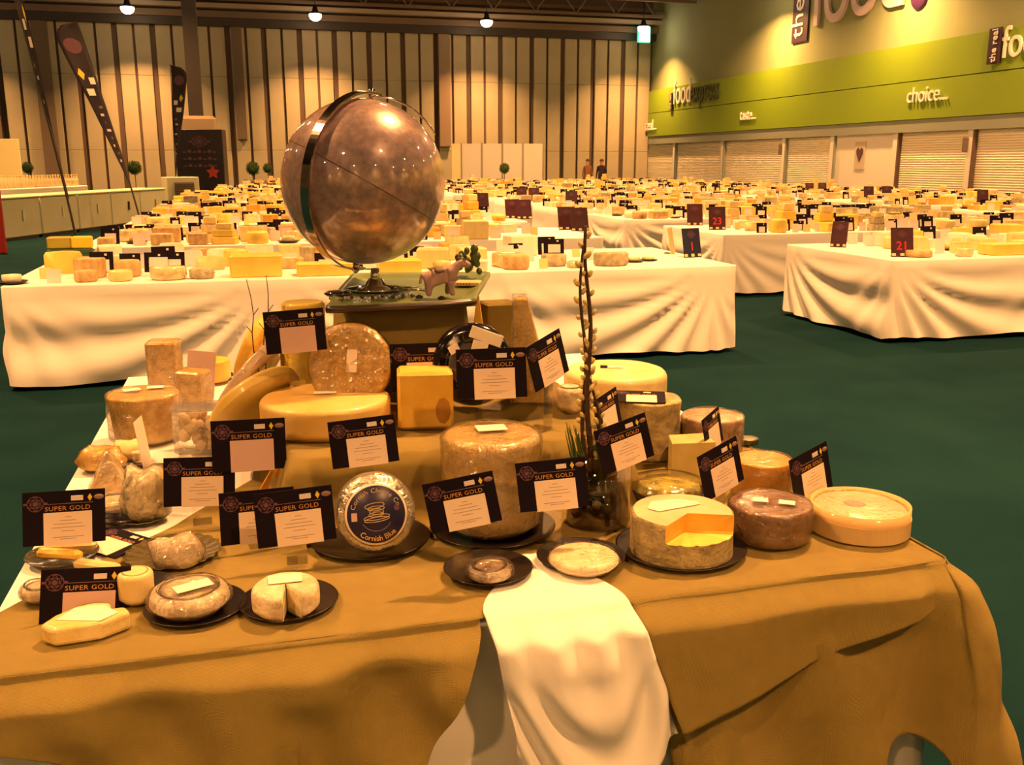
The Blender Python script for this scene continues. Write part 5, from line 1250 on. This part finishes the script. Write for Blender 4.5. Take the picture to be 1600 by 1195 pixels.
# bare twigs on the left
def bare(x0, y0, x1, y1, y, label):
    a = Q(x0, y0, y); u, v = UV(a); a = Vector((a.x, a.y, hz(u, v))); b_ = Q(x1, y1, y); pts = [a.lerp(b_, k / 10) + Vector((.006 * sin(k * 1.7), 0, 0)) for k in range(11)]; pts[0] = a
    t = MB().tube([p - a for p in pts], [.003 - .0018 * k / 10 for k in range(11)], 6).obj('bare_twig', M_bark, None, a); tag(t, label, 'twig')
    for k in (5, 7, 8): MB().tube([pts[k] - a, pts[k] - a + Vector((.015 * (-1) ** k, 0, .02))], .0012, 5).obj('side_shoot', M_bark, t)
bare(405, 560, 388, 436, 2.72, 'bare twig leaning left beside the highest award card'); bare(398, 560, 419, 430, 2.76, 'bare twig leaning right beside the highest award card')

# --- tray with the globe
f0, f1 = Q(508, 481, 2.52), Q(742, 470, 2.62); b0, b1 = Q(552, 432, 3.02), Q(766, 430, 3.08)
o0 = (f0 + f1 + b0 + b1) / 4
t = empty('green_tray', o0, 0); tag(t, 'glossy green leaf-shaped tray on top of the display', 'tray')
def tray_fn(i, j):
    a = f0.lerp(f1, i); b_ = b0.lerp(b1, i); p = a.lerp(b_, j); e = min(i, 1 - i, j, 1 - j)
    p.z += .012 * (1 - sst(e / .10)) * (1 if j > .15 else .3); c_ = 0.018 * (abs(i - .5) * 2) ** 4 * ((.5 - j) * 2 if j < .5 else -(j - .5) * 1.0); p.y += c_; return p - o0
MB().grid(tray_fn, 30, 24).obj('tray_sheet', mat('tray_green', (.11, .16, .04), .35, c2=(.15, .20, .06), nscale=5, coat=.25), t, solid=.012)
e_ = [tray_fn(i / 30, 0) - Vector((0, .003, .010)) for i in range(31)]
MB().tube(e_, .010, 8).obj('dark_edge', mat('edge_dark', (.03, .018, .015), .35, coat=.4), t)
nrm = (f1 - f0).cross(b0 - f0).normalized(); 
def tz(x, y):                                # tray level
    return f0.z - ((x - f0.x) * nrm.x + (y - f0.y) * nrm.y) / nrm.z + .001
g = Q(568, 285, 2.80); GR = 129 * (2.80 * cos(PITCH) + (CAMZ - g.z) * sin(PITCH)) / FPX * .985
zt = tz(g.x + .025, g.y)
G = empty('globe', Vector((g.x + .025, g.y, zt)), 0); tag(G, 'large glossy mauve world globe on a chrome stand', 'globe')
M_chrome = mat('chrome', (.75, .72, .68), .08, metal=1.0); M_darkchrome = mat('chrome_dark', (.45, .38, .33), .12, metal=1.0)
gm = mat('globe_skin', (.40, .26, .22), .22, metal=.55, coat=1.0); nt = gm.node_tree; N = nt.nodes; L = nt.links; pb = N['Principled BSDF']
tc = N.new('ShaderNodeTexCoord'); n1 = N.new('ShaderNodeTexNoise'); n1.inputs['Scale'].default_value = 3.4; n1.inputs['Detail'].default_value = 9; n1.inputs['Roughness'].default_value = .58
L.new(tc.outputs['Object'], n1.inputs['Vector']); r1 = N.new('ShaderNodeValToRGB'); e = r1.color_ramp.elements; e[0].position = .46; e[0].color = (.33, .25, .28, 1); e[1].position = .55; e[1].color = (.50, .33, .27, 1)
x = r1.color_ramp.elements.new(.66); x.color = (.66, .44, .34, 1); L.new(n1.outputs['Fac'], r1.inputs[0])
n2 = N.new('ShaderNodeTexNoise'); n2.inputs['Scale'].default_value = 55; n2.inputs['Detail'].default_value = 3; L.new(tc.outputs['Object'], n2.inputs['Vector'])
mr = N.new('ShaderNodeMapRange'); mr.inputs['From Min'].default_value = .35; mr.inputs['From Max'].default_value = .65; mr.inputs['To Min'].default_value = .72; mr.inputs['To Max'].default_value = 1.08; L.new(n2.outputs['Fac'], mr.inputs[0])
mx = N.new('ShaderNodeMix'); mx.data_type = 'RGBA'; mx.blend_type = 'MULTIPLY'; mx.inputs[0].default_value = 1; L.new(r1.outputs[0], mx.inputs[6]); L.new(mr.outputs[0], mx.inputs[7]); L.new(mx.outputs[2], pb.inputs['Base Color'])
pb.inputs['Metallic'].default_value = .30; pb.inputs['Roughness'].default_value = .34; pb.inputs['Coat Roughness'].default_value = .02; pb.inputs['Coat IOR'].default_value = 1.7
gc = g - G.location
R_, U_, Nn = Vector((1, 0, 0)), Vector((0, 0, 1)), Vector((0, -1, 0))
axis = (R_ * .126 + U_ * .99).normalized(); pdir = (R_ * -.50 + U_ * -.115 + Nn * .86); pdir = (pdir - axis * pdir.dot(axis)).normalized(); nx = axis.cross(pdir).normalized()
k = 24; sph = MB().lathe([(GR * sin(pi * i / k), -GR * cos(pi * i / k)) for i in range(k + 1)], 56, M=frame(nx, pdir, axis, gc)).obj('sphere', gm, G)
en = (R_ * .48 + U_ * .86 + Nn * -.12).normalized(); e1 = en.orthogonal().normalized(); e2 = en.cross(e1)
MB().tube([gc + (e1 * cos(a) + e2 * sin(a)) * (GR + .0004) for a in [2 * pi * i / 72 for i in range(73)]], .0011, 6).obj('equator_line', mat('map_line', (.12, .05, .04), .4), sph)
bw = .0135; vs = []; n = 72; rin, rout = GR * 1.055, GR * 1.08
for i in range(n + 1):
    a = -pi * .04 + pi * 1.08 * i / n; d_ = axis * cos(a) + pdir * sin(a)
    for (q, s) in ((rin, -bw), (rout, -bw), (rout, bw), (rin, bw)): vs.append(gc + d_ * q + nx * s)
fs = [(4 * i + j, 4 * i + (j + 1) % 4, 4 * i + 4 + (j + 1) % 4, 4 * i + 4 + j) for i in range(n) for j in range(4)] + [(3, 2, 1, 0), (4 * n, 4 * n + 1, 4 * n + 2, 4 * n + 3)]
ring = MB().add(vs, fs).obj('meridian_ring', M_darkchrome, G, fix=True)
for s, zz in ((1, 1), (-1, -1)):
    p0 = gc + axis * s * GR * .99; p1 = gc + axis * s * GR * 1.075; MB().tube([p0, p1], .009, 10).ball(p1, .012, 10).obj('pivot', M_chrome, G)
cross = R_ * .93 + Nn * -.36
MB().tube([gc + (axis * cos(a) + cross * sin(a)) * GR * 1.03 for a in [.02 + .95 * i / 24 for i in range(25)]], .003, 6).obj('rear_arm', M_chrome, G)
hb = gc.z - GR * 1.07
MB().tube([(0.0, 0, .02), (0.0, 0, hb + .004)], [.016, .012], 16).obj('neck', M_chrome, G)
MB().lathe([(0, 0), (.085, 0), (.085, .005), (.03, .012), (.02, .03), (0, .03)], 40).obj('base', M_chrome, G)
# little things on the tray
def ont(px, py):
    r = ray(px, py); t_ = (f0 - CAMP).dot(nrm) / r.dot(nrm); return CAMP + r * t_ + Vector((0, 0, .0015))
rb_ = random.Random(4); bead = MB().ball((0, 0, .0055), .0055, 10).mesh('glass_bead', mat('bead_glass', (.5, .5, .55), .05, metal=.5, coat=1)); bead2 = MB().ball((0, 0, .0065), .0065, 10).mesh('glass_bead', mat('bead_dark', (.05, .04, .05), .08, coat=1))
for i in range(26):
    q = ont(518 + i * 5.3 + rb_.uniform(-1, 1), 472 - i * .25 + rb_.uniform(-2.5, 2)); tag(inst('glass_bead', bead if i % 3 else bead2, None, q), ['clear glass bead at the front of the green tray', 'dark glass bead at the front of the green tray'][0 if i % 3 else 1], 'bead', ['clear beads on the green tray', 'dark beads on the green tray'][0 if i % 3 else 1])
q = ont(529, 464); o = MB().lathe([(0, 0), (.028, .002), (.034, .009), (.024, .016), (0, .018)], 20, sx=1.2, disp=lump(.002, 30)).obj('black_stone', M_wax, None, q); tag(o, 'flat glossy black stone at the left front of the tray', 'stone')
q = ont(640, 458); b = MB(); rr_ = random.Random(11)
for kk in range(7):
    pts = [Vector((rr_.uniform(-.05, .05), rr_.uniform(-.02, .02), .004 + rr_.uniform(0, .014))) for _ in range(4)]; b.tube(pts, .0022, 6)
o = b.obj('wire_tangle', M_chrome, None, q); tag(o, 'tangle of shiny wire between the globe base and figurine', 'wire')
for i, (x, y) in enumerate([(655, 470), (690, 472), (612, 466)]): 
    q = ont(x, y - 3); o = MB().lathe([(0, 0), (.010, .001), (.012, .006), (0, .011)], 12, disp=lump(.002, 60, i)).obj('dark_pebble', M_wax, None, q); tag(o, ['dark pebble under the figurine, left', 'dark pebble under the figurine, right', 'dark pebble beside the globe base'][i], 'pebble')
# figurine of a small cow-like animal, one skinned body
q = ont(688, 466)
sk = [((0, 0, .062), .020), ((.030, 0, .066), .020), ((-.028, 0, .060), .020), ((.046, 0, .088), .012), ((.062, -.004, .098), .013), ((.080, -.008, .086), .008),
      ((-.030, -.012, .035), .010), ((-.034, -.013, .006), .008), ((-.030, .014, .035), .010), ((-.030, .016, .006), .008), ((.026, -.012, .035), .010), ((.032, -.013, .006), .008), ((.026, .014, .035), .010), ((.022, .016, .006), .008), ((-.048, 0, .066), .004), ((-.054, 0, .04), .004)]
ed = [(0, 1), (0, 2), (1, 3), (3, 4), (4, 5), (2, 6), (6, 7), (2, 8), (8, 9), (1, 10), (10, 11), (1, 12), (12, 13), (2, 14), (14, 15)]
me = bpy.data.meshes.new('cow_figurine'); me.from_pydata([s[0] for s in sk], ed, []); o = inst('cow_figurine', me, None, q, (0, 0, .25), (1.05, 1.1, 1.0)); md = o.modifiers.new('skin', 'SKIN')
for v, s in zip(me.skin_vertices[0].data, sk): v.radius = (s[1], s[1])
me.skin_vertices[0].data[0].use_root = True; ms = o.modifiers.new('sub', 'SUBSURF'); ms.levels = 2; ms.render_levels = 2
me.materials.append(mat('figurine_mauve', (.36, .24, .24), .5, c2=(.50, .34, .34), nscale=40)); tag(o, 'small mauve toy cow standing on the tray, head raised', 'figurine')
for s in (-1, 1): MB().prism([(0, 0), (.012, .004), (.014, .012), (.004, .010)], 0, .003, M=Matrix.Translation((.058, s * .011, .104)) @ Matrix.Rotation(s * 1.2, 4, 'Z')).obj('ear', M_emblem, o)
MB().rbox(-.016, .012, -.0215, .0215, .070, .0835, .004).obj('saddle_patch', M_brown, o)
q = ont(732, 446); o = MB().rbox(-.036, .036, -.03, .03, 0, .012, .002).obj('small_book', mat('book_cream', (.66, .52, .28), .6), None, q, (0, 0, -.1)); tag(o, 'small cream block with red flecks behind the figurine', 'block')
for i in range(5): MB().box(-.03 + i * .009, -.026 + i * .009, -.0312, -.030, .004, .009).obj('red_fleck', mat('fleck_red', (.45, .08, .04), .5), o)
q = Q(733, 440, 3.02); zz = tz(q.x, q.y); t = empty('green_sprig', Vector((q.x, q.y, zz + .002)), 0); tag(t, 'clump of dark green berries or leaves at the tray back', 'plant'); rr_ = random.Random(2)
lf = MB().ball((0, 0, 0), .014, 8, sc=(1, .8, 1.1)).mesh('berry', mat('berry_green', (.05, .09, .015), .35, c2=(.09, .14, .03), nscale=40, coat=.4))
for i in range(20):
    a = rr_.uniform(0, 2 * pi); inst('berry', lf, t, (.034 * cos(a) * rr_.random() ** .4, .02 * sin(a), .014 + rr_.random() ** 1.4 * .075), (0, 0, a), (rr_.uniform(.7, 1.15),) * 3)
